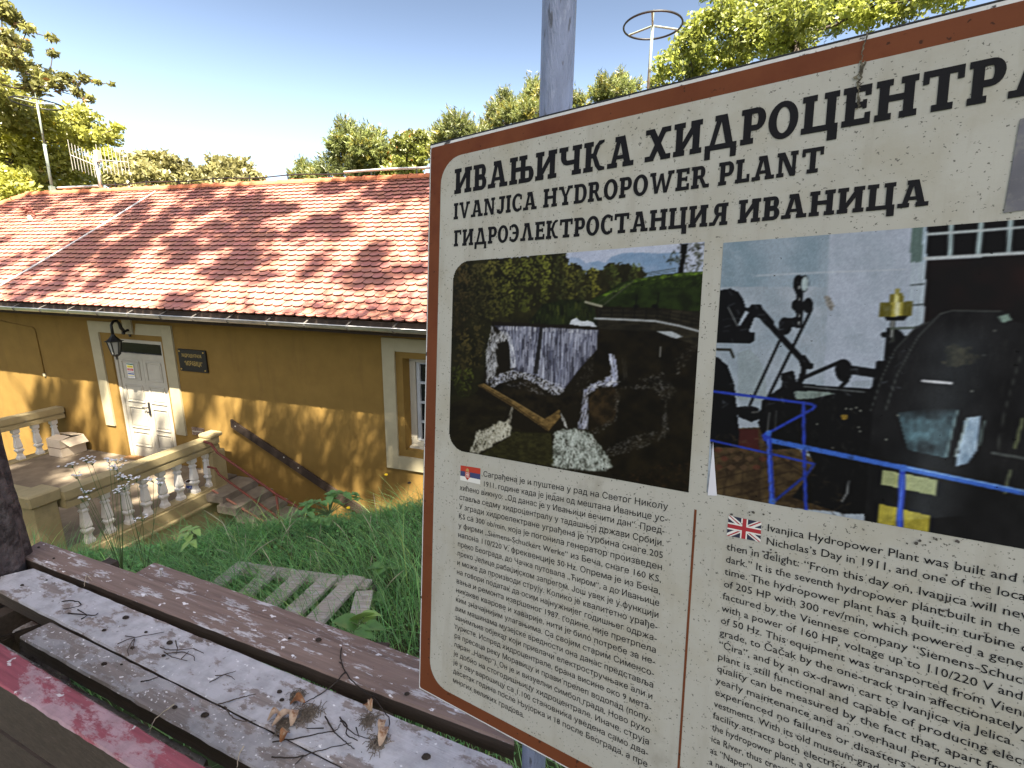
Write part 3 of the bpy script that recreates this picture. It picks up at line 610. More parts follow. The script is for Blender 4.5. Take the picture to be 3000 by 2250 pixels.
def glyph(c):
    x1 = o_; x2 = .70; Wd = .70 + s_ + o_
    c = {'В': 'B', 'А': 'A', 'Н': 'H', 'Р': 'P', 'О': 'O', 'Е': 'E', 'Т': 'T', 'С': 'C'}.get(c, c)
    if c == 'И': return stem(x1) + stem(x2) + [[(x1 + s_ - .02, .08), (x1 + s_ - .02, .38), (x2 + .02, .95), (x2 + .02, .62)]], Wd
    if c == 'N': return [rc(x1, x1 + .17, 0, 1), rc(0, x1 + .17 + o_, 0, h_), rc(0, x1 + .17, 1 - h_, 1), rc(x2, x2 + .17, 0, 1), rc(x2 - o_, x2 + .17 + o_, 1 - h_, 1), [(x1 + .02, 1), (x1 + .26, 1), (x2 + .17, 0), (x2 - .07, 0)]], Wd
    if c == 'H': return stem(x1) + stem(x2) + [rc(x1 + s_, x2, .44, .44 + b_)], Wd
    if c == 'B': return stem(x1, 1, 0, 1, 0) + bowl(x1 + s_, .45, 1, .22) + bowl(x1 + s_, 0, .56, .27), .75
    if c == 'A': return legs(), 1.08
    if c == 'Л': return legs(False), 1.08
    if c == 'Њ': return stem(x1) + stem(.58, 1, 0) + [rc(x1 + s_, .58, .44, .44 + b_)] + bowl(.58 + s_, 0, .59, .27), 1.24
    if c == 'Ч': return [rc(x2, x2 + s_, 0, 1), rc(x2 - o_, x2 + s_ + o_, 0, h_), rc(x2 - o_, x2 + s_ + o_, 1 - h_, 1), rc(x1, x1 + s_, .62, 1), rc(0, x1 + s_ + o_, 1 - h_, 1), rc(.38, x2, .36, .36 + b_)] + arc(.40, .66, .40 - x1, .30, s_, b_, 180, 270), Wd
    if c == 'К': return stem(x1) + [rc(x1 + s_, .42, .44, .44 + b_)] + [[(.36, .5), (.56, .52), (.70, .86), (.50, .86)], [(.50, .84), (.70, .84), (.88, .92), (.88, 1), (.66, 1)], [(.36, .55), (.54, .55), (.74, .14), (.52, .14)], [(.52, .16), (.74, .16), (.92, .10), (.92, 0), (.66, 0)]], .93
    if c == 'Х': return [[(.10, 0), (.34, 0), (.88, 1), (.64, 1)], [(.08, 1), (.34, 1), (.92, 0), (.66, 0)], rc(0, .36, 0, h_), rc(.62, 1.0, 0, h_), rc(.0, .36, 1 - h_, 1), rc(.62, .98, 1 - h_, 1)], 1.0
    if c == 'Д': return [[(.17, .12), (.35, .12), (.62, 1), (.43, 1)], [(.50, 1), (.74, 1), (.98, .12), (.74, .12)], rc(.02, 1.10, 0, b_), rc(.02, .22, -.26, .10), rc(.90, 1.10, -.26, .10), rc(.33, .74, 1 - h_, 1)], 1.12
    if c == 'P': return stem(x1, 1, 1, 1, 0) + bowl(x1 + s_, .36, 1, .29), .77
    if c == 'R': return stem(x1, 1, 1, 1, 0) + bowl(x1 + s_, .42, 1, .24) + [[(.40, .48), (.60, .48), (.86, .02), (.64, .02)], rc(.66, .96, 0, h_)], .95
    if c == 'Я': P, w_ = glyph('R'); return [[(w_ - x, y) for x, y in q][::-1] for q in P], w_
    if c == 'D': return stem(x1, 1, 0, 1, 0) + bowl(x1 + s_, 0, 1, .40), .88
    if c == 'O': return arc(.45, .5, .45, .52, s_, b_, 0, 360, 28), .90
    if c == 'C': return arc(.45, .5, .45, .52, s_, b_, 55, 305, 22) + [rc(.64, .78, .66, .93), rc(.64, .78, .07, .30)], .80
    if c == 'Э': return arc(.35, .5, .45, .52, s_, b_, -125, 125, 22) + [rc(.0, .14, .68, .93), rc(.02, .16, .07, .30), rc(.26, .62, .44, .57)], .82
    if c == 'Ц': return stem(x1, 1, 0) + stem(x2, 0, 1) + [rc(x1 + s_, x2, 0, h_), rc(x2 + .06, x2 + s_ + o_, -.27, .1)], Wd
    if c == 'E': return stem(x1, 1, 0, 1, 0) + [rc(x1 + s_, .72, 0, b_), rc(x1 + s_, .62, .44, .44 + b_ * .9), rc(x1 + s_, .72, 1 - b_, 1), rc(.60, .75, 0, .30), rc(.58, .74, .72, 1), rc(.53, .64, .40, .63)], .76
    if c == 'T': return [rc(.36, .36 + s_, 0, 1), rc(.24, .36 + s_ + .12, 0, h_), rc(.02, .92, 1 - b_, 1), rc(.0, .15, .68, 1), rc(.79, .94, .68, 1)], .94
    if c == 'Г': return stem(x1, 1, 1, 1, 0) + [rc(x1 + s_, .68, 1 - b_, 1), rc(.56, .70, .70, 1)], .72
    if c == 'I': return stem(x1), s_ + 2 * o_
    if c == 'V': return [[(.08, 1), (.32, 1), (.58, .0), (.40, .0)], [(.42, 0), (.60, 0), (.92, 1), (.72, 1)], rc(0, .38, 1 - h_, 1), rc(.64, 1.0, 1 - h_, 1)], 1.0
    if c == 'Y': return [[(.08, 1), (.32, 1), (.58, .40), (.40, .40)], [(.42, .40), (.58, .40), (.90, 1), (.70, 1)], rc(.385, .385 + s_, 0, .44), rc(.27, .73, 0, h_), rc(0, .36, 1 - h_, 1), rc(.64, 1.0, 1 - h_, 1)], 1.0
    if c == 'J': return [rc(.34, .34 + s_, .25, 1), rc(.16, .34 + s_ + o_, 1 - h_, 1), rc(0, .13, .06, .26)] + arc(.28, .26, .28 + .005, .28, s_, b_, 180, 360), .66
    if c == 'W': return [[(.08, 1), (.29, 1), (.48, 0), (.30, 0)], [(.32, 0), (.49, 0), (.76, .92), (.60, .92)], [(.60, .92), (.78, .92), (1.0, 0), (.82, 0)], [(.86, 0), (1.02, 0), (1.32, 1), (1.13, 1)], rc(0, .36, 1 - h_, 1), rc(1.04, 1.40, 1 - h_, 1)], 1.4
    if c == 'L': return stem(x1, 1, 0) + [rc(x1 + s_, .68, 0, b_), rc(.56, .71, 0, .34)], .72
    return [], .42
def heading(words, name):                 # words: (text, left baseline px, right baseline px, cap height in metres, slant)
    w = MB(); k = 0
    for body, pl, pr, cap, full in words:
        A, B_ = S(*pl), S(*pr); gs = []; x = 0
        for i, ch in enumerate(body):
            P, wd = glyph(ch); gs.append((x, P)); x += wd + .10
            if i == len(full) - 1: fx = x - .10
        k_ = (B_[0] - A[0]) / fx; sl = (B_[1] - A[1]) / (B_[0] - A[0])
        for gx, P in gs:
            for poly in P:
                k += 1; c = .0019 + .0000012 * k
                V = []
                for x_, y_ in poly:
                    a_ = A[0] + (gx + x_) * k_; V.append((a_, A[1] + (a_ - A[0]) * sl + y_ * cap, c))
                ar = sum(V[i][0] * V[(i + 1) % len(V)][1] - V[(i + 1) % len(V)][0] * V[i][1] for i in range(len(V)))
                if ar < 0: V = V[::-1]
                w.add(V, [tuple(range(len(V)))])
    return w.build(name, m_ink, SG)
Z1 = lambda x, y: (1200 + x * .22604, 300 + y * .22604)
Z3 = lambda x, y: (1700 + x * .27125, 300 + y * .27125)
Z0 = lambda x, y: (2500 + x * .22604, y * .22604)
Z4 = lambda x, y: (2400 + x * .27125, 350 + y * .27125)
def caph(p, q): return abs(S(*q)[1] - S(*p)[1])
c1 = (caph(Z1(590, 1195), Z1(597, 880)) + caph(Z0(1620, 1352), Z0(1672, 770))) / 2
heading([('ИВАЊИЧКА', Z1(588, 1196), Z3(578, 680), c1, 'ИВАЊИЧКА'), ('ХИДРОЦЕНТРАЛА', Z3(698, 655), Z0(1925, 1305), c1, 'ХИДРОЦЕНТР')], 'heading_serbian')
c2_ = caph(Z1(582, 1522), Z1(590, 1312)); c2b = caph(Z3(1490, 908), Z3(1505, 660))
heading([('IVANJICA', Z1(580, 1523), Z1(1655, 1385), c2_, 'IVANJICA'), ('HYDROPOWER', Z1(1738, 1372), Z3(1390, 920), (c2_ + c2b) / 2, 'HYDROPOWER'), ('PLANT', Z3(1490, 908), Z4(35, 570), c2b, 'PLANT')], 'heading_english')
c3_ = caph(Z3(735, 1390), Z3(738, 1170))
heading([('ГИДРОЭЛЕКТРОСТАНЦИЯ', (1331.5, 723), Z3(1590, 1325), c3_, 'ГИДРОЭЛЕКТРОСТАНЦИЯ'), ('ИВАНИЦА', Z3(1702, 1312), Z4(1172, 935), c3_ * 1.02, 'ИВАНИЦА')], 'heading_russian')

# running text
def textblock(lines, name):               # lines: (text, a0, a1, baseline b, slope, x-height scale, visible part)
    VV, FF = [], []; n0 = 0
    for i, (body, a0, a1, b0, sl, size, vis) in enumerate(lines):
        V, Fs = text_geo(body, 2, .026)
        wv = V[:, 0].max() if vis == body else text_width(vis)
        k_ = (a1 - a0) / wv; a_ = a0 + V[:, 0] * k_
        VV.append(np.stack([a_, b0 + (a_ - a0) * sl + V[:, 1] * size, np.full(len(V), .0021)], 1))
        FF += [[j + n0 for j in f] for f in Fs]; n0 += len(V)
    w = MB(); w.v = [tuple(p) for p in np.concatenate(VV)]; w.f = FF; w.m = [0] * len(FF); w.t = [(1, 1, 1)] * len(w.v)
    return w.build(name, m_ink, SG)
SRB = ["Саграђена је и пуштена у рад на Светог Николу", "1911. године када је један од мештана Ивањице ус-", "хићено викнуо: „Од данас је у Ивањици вечити дан“. Пред-", "ставља седму хидроцентралу у тадашњој држави Србији.",
"У згради хидроелектране уграђена је турбина снаге 205", "KS са 300 ob/min, која је погонила генератор произведен", "у фирми „Siemens-Schuckert Werke“ из Беча, снаге 160 KS,", "напона 110/220 V, фреквенције 50 Hz. Опрема је из Беча,",
"преко Београда, до Чачка путовала „Ћиром“, а до Ивањице", "преко Јелице рабаџијском запрегом. Још увек је у функцији", "и може да производи струју. Колико је квалитетно урађе-", "на говори податак да осим најнужнијег годишњег одржа-",
"вања и ремонта извршеног 1987. године, није претрпела", "никакве кварове и хаварије, нити је било потребе за не-", "ким значајнијим улагањима. Са својим старим Сименсо-", "вим машинама музејске вредности она данас представља",
"занимљив објекат који привлачи електростручњаке али и", "туристе. Испред хидроцентрале, брана висине око 9 мета-", "ра пресеца реку Моравицу и прави прелеп водопад (попу-", "ларан „Напер“). Он је и визуелни симбол града. Ново рухо",
"је добио на стогодишњицу хидроцентрале. Иначе, струја", "је у ову варошицу са 1.100 становника уведена само два-", "десетак година после Њујорка и 18 после Београда, а пре", "многих великих градова."]
q3 = lambda x, y: (1230 + x * .36166, 1300 + y * .36166); q4 = lambda x, y: (1230 + x * .36166, 1650 + y * .36166)
L3, L24 = S(*q3(328, 372)), S(*q4(272, 955)); R1, R3, R23 = S(*q3(2012, 545)), S(*q3(1985, 728)), S(*q4(1845, 1645))
lnL = [L3 + (L24 - L3) * (i - 2) / 21 for i in range(24)]; rb1, rb3, rb23 = R1[1], R3[1], R23[1]
F1 = S(*q3(518, 262)); lines = []
for i, body in enumerate(SRB):
    a0, b0 = lnL[i]; rb = rb3 + (rb23 - rb3) * (i - 2) / 20; a1 = R3[0] + (R23[0] - R3[0]) * (i - 2) / 20
    if i < 2:
        a0 = F1[0]; b0 = F1[1] + (lnL[1][1] - lnL[0][1]) * i; a1 = R1[0]
    if i == 23: rb = b0; a1 = S(*q4(848, 1262))[0]
    sl = (rb - b0) / (a1 - a0) if i < 23 else 0.0
    lines.append((body, a0, a1, b0, sl, .0115 * 1.0, body))
LSP = abs(L24[1] - L3[1]) / 21
lines = [(b, a0, a1, b0, sl, LSP * .78, v) for (b, a0, a1, b0, sl, _, v) in lines]
textblock(lines, 'text_serbian')
r4 = lambda x, y: (2000 + x * .45208, 1400 + y * .45208); r5 = lambda x, y: (2000 + x * .45208, 1800 + y * .45208)
ENG = [("Ivanjica Hydropower Plant was built and", " commissioned on St."), ("Nicholas’s Day in 1911, and one of the loca", "ls exclaimed"), ("then in delight: “From this day on, Ivanjica will ne", "ver be in the"),
("dark.” It is the seventh hydropower plant built in the", " Serbia of that"), ("time. The hydropower plant has a built-in turbine", " capacity"), ("of 205 HP with 300 rev/min, which powered a gene", "rator manu-"), ("factured by the Viennese company “Siemens-Schuc", "kert Werke”"),
("with a power of 160 HP, voltage up to 110/220 V and", " frequency"), ("of 50 Hz. This equipment was transported from Vien", "na to Bel-"), ("grade, to Čačak by the one-track train affectionately", " called"), ("“Ćira”, and by an ox-drawn cart to Ivanjica via Jelica.", " The power"),
("plant is still functional and capable of producing elec", "tricity. Its"), ("quality can be measured by the fact that, apart from", " the needed"), ("yearly maintenance and an overhaul performed", " in 1987, it has"), ("experienced no failures or disasters and", " required no major in-"),
("vestments. With its old museum-grade", " Siemens machines, the"), ("facility attracts both electricity", " experts and tourists. In front of"), ("the hydropower plant, a 9 m", " high dam crosses the Morav-"), ("ica River, thus creating a", " beautiful waterfall (known"), ("as “Naper”). It is also", " the visual symbol of the town,"), ("a new look was given to", " it for the centenary.")]
rp = [r4(2152, 690), r4(2215, 800), r4(2180, 885), r4(2180, 985), r4(2148, 1075), r5(2205, 285), r5(2200, 395), r5(2200, 495), r5(2195, 600), r5(2205, 700), r5(2150, 775), r5(2200, 885), r5(2200, 985), r5(1955, 985), r5(1630, 940), r5(1320, 900), r5(1110, 930), r5(905, 985), None, None, None]
E1, E3, E19 = S(*r4(545, 340)), S(*r4(285, 462)), S(*r5(185, 815))
lines = []; esz = abs(E19[1] - E3[1]) / 16; sc_prev = None
for i, (v, rest) in enumerate(ENG):
    a0, b0 = (E3 + (E19 - E3) * (i - 2) / 16)
    if i < 2: a0, b0 = E1[0], E1[1] - esz * i * 1.02
    if rp[i] is not None:
        pr = S(*rp[i]); a1 = pr[0]
    else: a1 = a0 + sc_prev * text_width(v)
    sc_prev = (a1 - a0) / text_width(v)
    lines.append((v + rest, a0, a1, b0, 0.0, esz * .80, v))
textblock(lines, 'text_english')

# printed photographs: flat prints with their picture in the surface colour
def s2l(c):
    c = np.asarray(c, float) / 255; return np.where(c < .04045, c / 12.92, ((c + .055) / 1.055) ** 2.4)
class Print:
    def __init__(s, a0, a1, b0, b1, na, nb, zoom):
        s.na, s.nb = na, nb; s.A, s.B = np.meshgrid(np.linspace(a0, a1, na), np.linspace(b0, b1, nb))
        px, py = proj(S3(s.A.ravel(), s.B.ravel())); ox, oy, k = zoom
        s.x = (px - ox) / k; s.y = (py - oy) / k; s.c = np.zeros((len(s.x), 3)); s.clip = np.ones(len(s.x), bool); s.g = np.random.default_rng(5)
    def vn(s, fx, fy, seed=0):
        x, y = s.x / fx + 91.7, s.y / fy + 47.3; xi, yi = np.floor(x).astype(int), np.floor(y).astype(int); u, v = x - xi, y - yi
        u, v = u * u * (3 - 2 * u), v * v * (3 - 2 * v)
        def h(i, j):
            t = np.sin(i * 127.1 + j * 311.7 + seed * 74.7) * 43758.5453; return t - np.floor(t)
        return (h(xi, yi) * (1 - u) + h(xi + 1, yi) * u) * (1 - v) + (h(xi, yi + 1) * (1 - u) + h(xi + 1, yi + 1) * u) * v
    def inside(s, P):
        m = np.zeros(len(s.x), bool); n = len(P)
        for i in range(n):
            x0, y0 = P[i]; x1, y1 = P[(i + 1) % n]
            if y0 == y1: continue
            m ^= ((y0 > s.y) != (y1 > s.y)) & (s.x < (x1 - x0) * (s.y - y0) / (y1 - y0) + x0)
        return m
    def poly(s, P, c, c2=None, f=(20, 20), seed=1, al=1.0, rough=0):
        if rough:
            X, Y = s.x, s.y; r2 = rough * .45; s.x = X + (s.vn(rough, rough, 31 + seed) - .5) * rough * 1.3 + (s.vn(r2, r2, 32 + seed) - .5) * rough * .9; s.y = Y + (s.vn(rough, rough, 57 + seed) - .5) * rough * 1.3 + (s.vn(r2, r2, 58 + seed) - .5) * rough * .9
            m = s.inside(P); s.x, s.y = X, Y
            if seed >= 40: soft = np.clip((s.vn(16, 22, seed + 5) * .65 + s.vn(6, 8, seed + 6) * .35 - .22) / .30, 0, 1)[m]; al = (al * soft)[:, None]
            if 0: m &= s.vn(7, 10, seed + 3) * .6 + s.vn(3.5, 4, seed + 4) * .4 > .24
        else: m = s.inside(P)
        q = np.tile(np.array(c, float), (m.sum(), 1))
        if c2 is not None:
            t = (s.vn(*f, seed) * .6 + s.vn(f[0] / 2.7, f[1] / 2.7, seed + 9) * .4)[m]; t = np.clip((t - .25) / .5, 0, 1)[:, None]; q = q * (1 - t) + np.array(c2, float) * t
        s.c[m] = s.c[m] * (1 - al) + q * al
    def line(s, P, w, c, al=1.0):
        for (x0, y0), (x1, y1) in zip(P[:-1], P[1:]):
            dx, dy = x1 - x0, y1 - y0; L2 = dx * dx + dy * dy + 1e-9
            t = np.clip(((s.x - x0) * dx + (s.y - y0) * dy) / L2, 0, 1); d = np.hypot(s.x - x0 - t * dx, s.y - y0 - t * dy)
            m = np.clip((w / 2 - d) / 3 + .5, 0, 1)[:, None] * al; s.c = s.c * (1 - m) + np.array(c, float) * m
    def ell(s, cx, cy, rx, ry, c, rot=0):
        a = R(rot); dx, dy = s.x - cx, s.y - cy; u, v = dx * math.cos(a) + dy * math.sin(a), -dx * math.sin(a) + dy * math.cos(a)
        m = np.clip((1 - np.hypot(u / rx, v / ry)) * min(rx, ry) / 3 + .5, 0, 1)[:, None]; s.c = s.c * (1 - m) + np.array(c, float) * m
    def water(s, P, c, c2=None, f=None, seed=1, al=1.0, rough=0, n=3, lo=.34, sx=1.0):
        X, Y = s.x, s.y; s.x = X + (s.vn(15, 15, 31 + seed) - .5) * 22; s.y = Y + (s.vn(15, 15, 57 + seed) - .5) * 22; m = s.inside(P).astype(float).reshape(s.nb, s.na); s.x, s.y = X, Y
        for _ in range(n):
            q = np.pad(m, 1); m = (q[1:-1, 1:-1] * 2 + q[:-2, 1:-1] + q[2:, 1:-1] + q[1:-1, :-2] + q[1:-1, 2:]) / 6
        m = m.ravel(); a = np.clip(m * 1.25, 0, 1) * al; t = s.vn(7 * sx, 15, seed) * .5 + s.vn(4 * sx, 6, seed + 1) * .3 + s.vn(26, 34, seed + 2) * .35
        b1 = (a * .6 * np.clip((t - .18) / .3, 0, 1))[:, None]; s.c = s.c * (1 - b1) + np.array(c, float) * b1
        b2 = (np.clip(m * 1.6 - .25, 0, 1) * al * np.clip((t - lo) / .28, 0, 1))[:, None]; s.c = s.c * (1 - b2) + np.array(c2, float) * b2
    def stroke(s, x0, y0, x1, y1, w, c, al):
        b = w + 2; m = np.nonzero((s.x > min(x0, x1) - b) & (s.x < max(x0, x1) + b) & (s.y > min(y0, y1) - b) & (s.y < max(y0, y1) + b) & s.clip)[0]
        if not len(m): return
        dx, dy = x1 - x0, y1 - y0; X, Y = s.x[m], s.y[m]; t = np.clip(((X - x0) * dx + (Y - y0) * dy) / (dx * dx + dy * dy + 1e-9), 0, 1); d = np.hypot(X - x0 - t * dx, Y - y0 - t * dy)
        a = (np.clip((w / 2 - d) / 3 + .6, 0, 1) * al)[:, None]; s.c[m] = s.c[m] * (1 - a) + np.array(c) * a
    def strokes(s, P, n, L, w, ang, spread, c1, c2, al=.8, hard=True, pw=1.0):
        P_ = np.array(P, float); lo, hi = P_.min(0), P_.max(0); ins = s.inside(P); s.clip = ins if hard else np.ones(len(s.x), bool); k = 0; tri = 0
        from_ = lambda q: sum(((P_[j][1] > q[1]) != (P_[j - 1][1] > q[1])) and q[0] < (P_[j - 1][0] - P_[j][0]) * (q[1] - P_[j][1]) / (P_[j - 1][1] - P_[j][1]) + P_[j][0] for j in range(len(P_))) % 2
        while k < n and tri < n * 12:
            tri += 1; q = lo + (hi - lo) * s.g.random(2)
            if not from_(q): continue
            k += 1; a = R((ang(q) if callable(ang) else ang) + s.g.normal() * spread); l = L * s.g.uniform(.4, 1.3); f = s.g.random() ** pw
            s.stroke(q[0] - math.cos(a) * l / 2, q[1] - math.sin(a) * l / 2, q[0] + math.cos(a) * l / 2, q[1] + math.sin(a) * l / 2, w * s.g.uniform(.6, 1.4), [u + (v - u) * f for u, v in zip(c1, c2)], al * s.g.uniform(.5, 1))
    def sharpen(s, k, n):
        o = s.c.copy(); s.blur(n); s.c = np.clip(o + k * (o - s.c), 0, 255)
    def blur(s, n):
        c = s.c.reshape(s.nb, s.na, 3)
        for _ in range(n):
            p = np.pad(c, ((1, 1), (1, 1), (0, 0)), 'edge'); c = (p[1:-1, 1:-1] * 4 + (p[:-2, 1:-1] + p[2:, 1:-1] + p[1:-1, :-2] + p[1:-1, 2:]) * 2 + p[:-2, :-2] + p[2:, 2:] + p[:-2, 2:] + p[2:, :-2]) / 16
        s.c = c.reshape(-1, 3)
    def detail(s, am, fx=5, P=None):
        m = np.ones(len(s.x), bool) if P is None else s.inside(P)
        t = (s.vn(fx, fx * 1.2, 71) * .5 + s.vn(fx * 2.7, fx * 2.4, 72) * .3 + s.vn(fx * 7, fx * 7, 73) * .2)[m]
        s.c[m] *= (1 + am * (t - .5) * 2)[:, None]
    def build(s, name, m_, keep=None, c=.0018):
        na, nb = s.na, s.nb; V = np.stack([s.A.ravel(), s.B.ravel(), np.full(na * nb, c)], 1)
        I = (np.arange(nb - 1)[:, None] * na + np.arange(na - 1)[None]).ravel(); F_ = np.stack([I, I + 1, I + na + 1, I + na], 1)
        if keep is not None: F_ = F_[keep(V[F_].mean(1))]
        return mesh_np(name, V, F_, m_, SG, tint=s2l(np.clip(s.c, 0, 255)))
m_print = mat('photo_print', (.82, .82, .82), .5, 0, 3, spec=.07, tint=True, c3=(.12, .12, .12), f3=(.72, .75), s3=160)
# 1: river weir
za = (1230, 680, .49432)
zz = lambda x, y: (za[0] + x * za[2], za[1] + y * za[2])
pa0 = (S(*zz(200, 300))[0] + S(*zz(180, 1150))[0]) / 2; pa1 = (S(*zz(1678, 80))[0] + S(*zz(1606, 1520))[0]) / 2
pb1 = (S(*zz(300, 163))[1] + S(*zz(1680, 70))[1]) / 2; pb0 = (S(*zz(300, 1312))[1] + S(*zz(1605, 1536))[1]) / 2
P = Print(pa0, pa1, pb0, pb1, 300, 320, za)
P.c[:] = (24, 20, 13)
P.poly([(0, 0), (1800, 0), (1800, 300), (0, 300)], (166, 174, 196), (178, 184, 202), (200, 80))
P.poly([(860, 175), (900, 150), (945, 155), (985, 185), (1060, 172), (1105, 185), (1135, 150), (1200, 128), (1300, 122), (1420, 128), (1540, 120), (1560, 300), (860, 300)], (112, 138, 168), (140, 158, 186), (120, 60), 3)
P.poly([(150, 100), (330, 150), (560, 150), (700, 130), (800, 125), (872, 115), (885, 190), (935, 180), (985, 240), (1030, 205), (1075, 235), (1120, 185), (1230, 190), (1330, 215), (1340, 270), (1080, 390), (1040, 470), (700, 545), (430, 545), (390, 860), (310, 1010), (150, 1040)], (26, 25, 14), (40, 38, 20), (40, 50), 4, rough=14)
for cx, tp, bt, wd, c1, c2 in ((230, 190, 620, 80, (36, 30, 18), (92, 76, 44)), (330, 180, 560, 70, (34, 32, 18), (88, 80, 44)), (420, 175, 520, 70, (40, 40, 20), (112, 106, 50)), (520, 165, 500, 62, (46, 48, 22), (128, 128, 54)), (620, 160, 470, 62, (40, 44, 20), (112, 116, 46)), (740, 140, 420, 56, (48, 52, 22), (136, 140, 56)), (830, 135, 400, 40, (30, 32, 18), (86, 90, 44)), (890, 185, 400, 46, (44, 46, 22), (122, 120, 52)), (960, 230, 400, 40, (34, 36, 20), (96, 98, 46)), (1030, 215, 390, 42, (52, 54, 22), (142, 138, 54)), (1150, 190, 330, 52, (34, 38, 20), (92, 104, 46)), (1270, 190, 290, 46, (36, 40, 22), (98, 110, 50)), (260, 600, 860, 60, (40, 36, 20), (104, 90, 48)), (350, 560, 800, 36, (36, 32, 18), (96, 84, 46)), (250, 800, 980, 60, (34, 38, 16), (96, 104, 40))):
    n_ = int((bt - tp) * wd / 150)
    for k in range(n_):
        v = P.g.random(); y = tp + (bt - tp) * v; hw = wd * (.35 + .65 * math.sin(math.pi * min(1, v * .75 + .15))); x = cx + P.g.normal() * hw * .55
        f = np.clip(.75 - .55 * v + .35 * (x - cx) / wd + P.g.normal() * .25, 0, 1); a = P.g.uniform(0, 6.28); l = P.g.uniform(3, 9); P.clip = np.ones(len(P.x), bool) if k == 0 else P.clip
        P.stroke(x - l * math.cos(a), y - l * math.sin(a), x + l * math.cos(a), y + l * math.sin(a), P.g.uniform(5, 11), [u + (w_ - u) * f for u, w_ in zip(c1, c2)], .75)
P.poly([(640, 548), (730, 430), (850, 400), (980, 405), (1040, 455), (1060, 575), (900, 548)], (18, 21, 12), (34, 42, 20), (40, 70), 25)
P.strokes([(660, 545), (740, 430), (980, 410), (1035, 470), (1040, 540)], 70, 34, 7, 90, 6, (30, 36, 16), (92, 98, 40), .6, True, 2)
P.poly([(900, 522), (930, 508), (960, 530), (1000, 525), (1030, 535), (1062, 572), (890, 547)], (178, 184, 196), (196, 200, 208), (30, 10))
P.poly([(1070, 375), (1200, 300), (1275, 280), (1420, 255), (1560, 240), (1700, 232), (1700, 480), (1430, 450), (1060, 440), (990, 420)], (20, 26, 11), (34, 46, 18), (60, 40), 26)
P.strokes([(1080, 375), (1275, 285), (1560, 245), (1700, 236), (1700, 330), (1400, 330), (1150, 380)], 260, 15, 5, -35, 30, (30, 42, 14), (84, 108, 38), .55, True, 1.6)
P.strokes([(1085, 372), (1275, 280), (1480, 252), (1700, 230), (1700, 248), (1480, 272), (1280, 300), (1090, 392)], 120, 14, 6, -18, 14, (64, 88, 26), (116, 148, 48), .8)
P.line([(985, 415), (1040, 430), (1080, 440)], 14, (140, 138, 120)); P.line([(1270, 288), (1095, 430)], 6, (66, 70, 54)); P.line([(1225, 305), (1065, 415)], 5, (54, 58, 44))
for k in range(12): P.line([(1075 + k * 14, 425 - k * 10.5), (1100 + k * 14, 430 - k * 10.5)], 3, (60, 62, 48), .7)
P.strokes([(1450, 150), (1500, 110), (1560, 80), (1700, 60), (1700, 225), (1600, 235), (1540, 205), (1470, 190)], 130, 16, 7, 20, 60, (16, 16, 10), (60, 62, 40), .8, False)
P.poly([(1545, 70), (1592, 70), (1575, 160), (1562, 242), (1530, 246), (1550, 150)], (13, 12, 9)); P.line([(1340, 246), (1520, 216)], 4, (44, 48, 40)); P.line([(1345, 256), (1520, 230)], 3, (44, 48, 40))
P.poly([(1060, 450), (1660, 470), (1700, 660), (1660, 680), (1420, 590), (1060, 575)], (24, 22, 16), (44, 40, 30), (60, 20), 29)
for y_ in (455, 478, 500): P.line([(1080, y_), (1420, y_ + 8), (1690, y_ + 62)], 4, (13, 12, 9))
for k in range(9): x_ = 1075 + k * 68; P.line([(x_, 448 + max(0, x_ - 1400) * .2), (x_ - 6, 520 + max(0, x_ - 1400) * .25)], 5, (12, 11, 8))
P.line([(1290, 370), (1280, 460)], 6, (10, 10, 8)); P.line([(1420, 360), (1405, 460)], 6, (10, 10, 8)); P.ell(1395, 440, 20, 12, (12, 11, 9)); P.ell(1285, 440, 16, 10, (12, 11, 9))
P.line([(1040, 512), (1240, 520), (1400, 528), (1540, 556), (1700, 600)], 12, (150, 154, 158)); P.poly([(1400, 585), (1500, 590), (1560, 620), (1520, 632), (1440, 610)], (160, 166, 172))
P.poly([(1062, 578), (1400, 588), (1700, 700), (1700, 1560), (1150, 1450), (1000, 1180), (1030, 800)], (15, 12, 7), (28, 23, 13), (90, 70), 30)
P.poly([(430, 530), (1062, 562), (1062, 590), (430, 556)], (24, 20, 15)); P.poly([(440, 552), (1062, 580), (1050, 700), (960, 800), (860, 930), (690, 850), (560, 820), (520, 620)], (44, 44, 54), (58, 58, 72), (30, 80), 31)
WF = (92, 96, 118), (226, 230, 246)
P.strokes([(500, 556), (715, 562), (682, 842), (640, 836), (556, 806), (535, 620)], 190, 90, 4, 91, 1.5, *WF, .75, True, 1.3); P.strokes([(728, 562), (1062, 582), (1050, 700), (960, 795), (868, 910), (835, 930), (686, 845)], 330, 100, 4, 93, 1.5, *WF, .75, True, 1.3)
P.strokes([(470, 556), (1060, 580), (1058, 604), (470, 580)], 90, 20, 4, 91, 3, (160, 162, 176), (236, 238, 246), .8)
P.poly([(716, 562), (736, 562), (704, 840), (674, 838)], (20, 18, 17), al=.8)
P.strokes([(432, 545), (446, 600), (520, 588), (535, 640), (470, 650), (450, 720), (470, 800), (440, 860), (400, 890), (398, 700)], 420, 20, 4, 95, 22, (120, 122, 130), (244, 245, 250), .8, False)
P.strokes([(520, 590), (550, 640), (580, 800), (540, 810), (535, 690)], 60, 50, 5, 80, 8, (120, 124, 140), (236, 238, 246), .8)
P.strokes([(396, 890), (470, 845), (560, 815), (660, 842), (760, 880), (862, 910), (850, 955), (800, 968), (700, 905), (600, 862), (500, 890), (440, 928)], 520, 10, 4.5, 15, 70, (130, 134, 156), (240, 242, 250), .75, False)
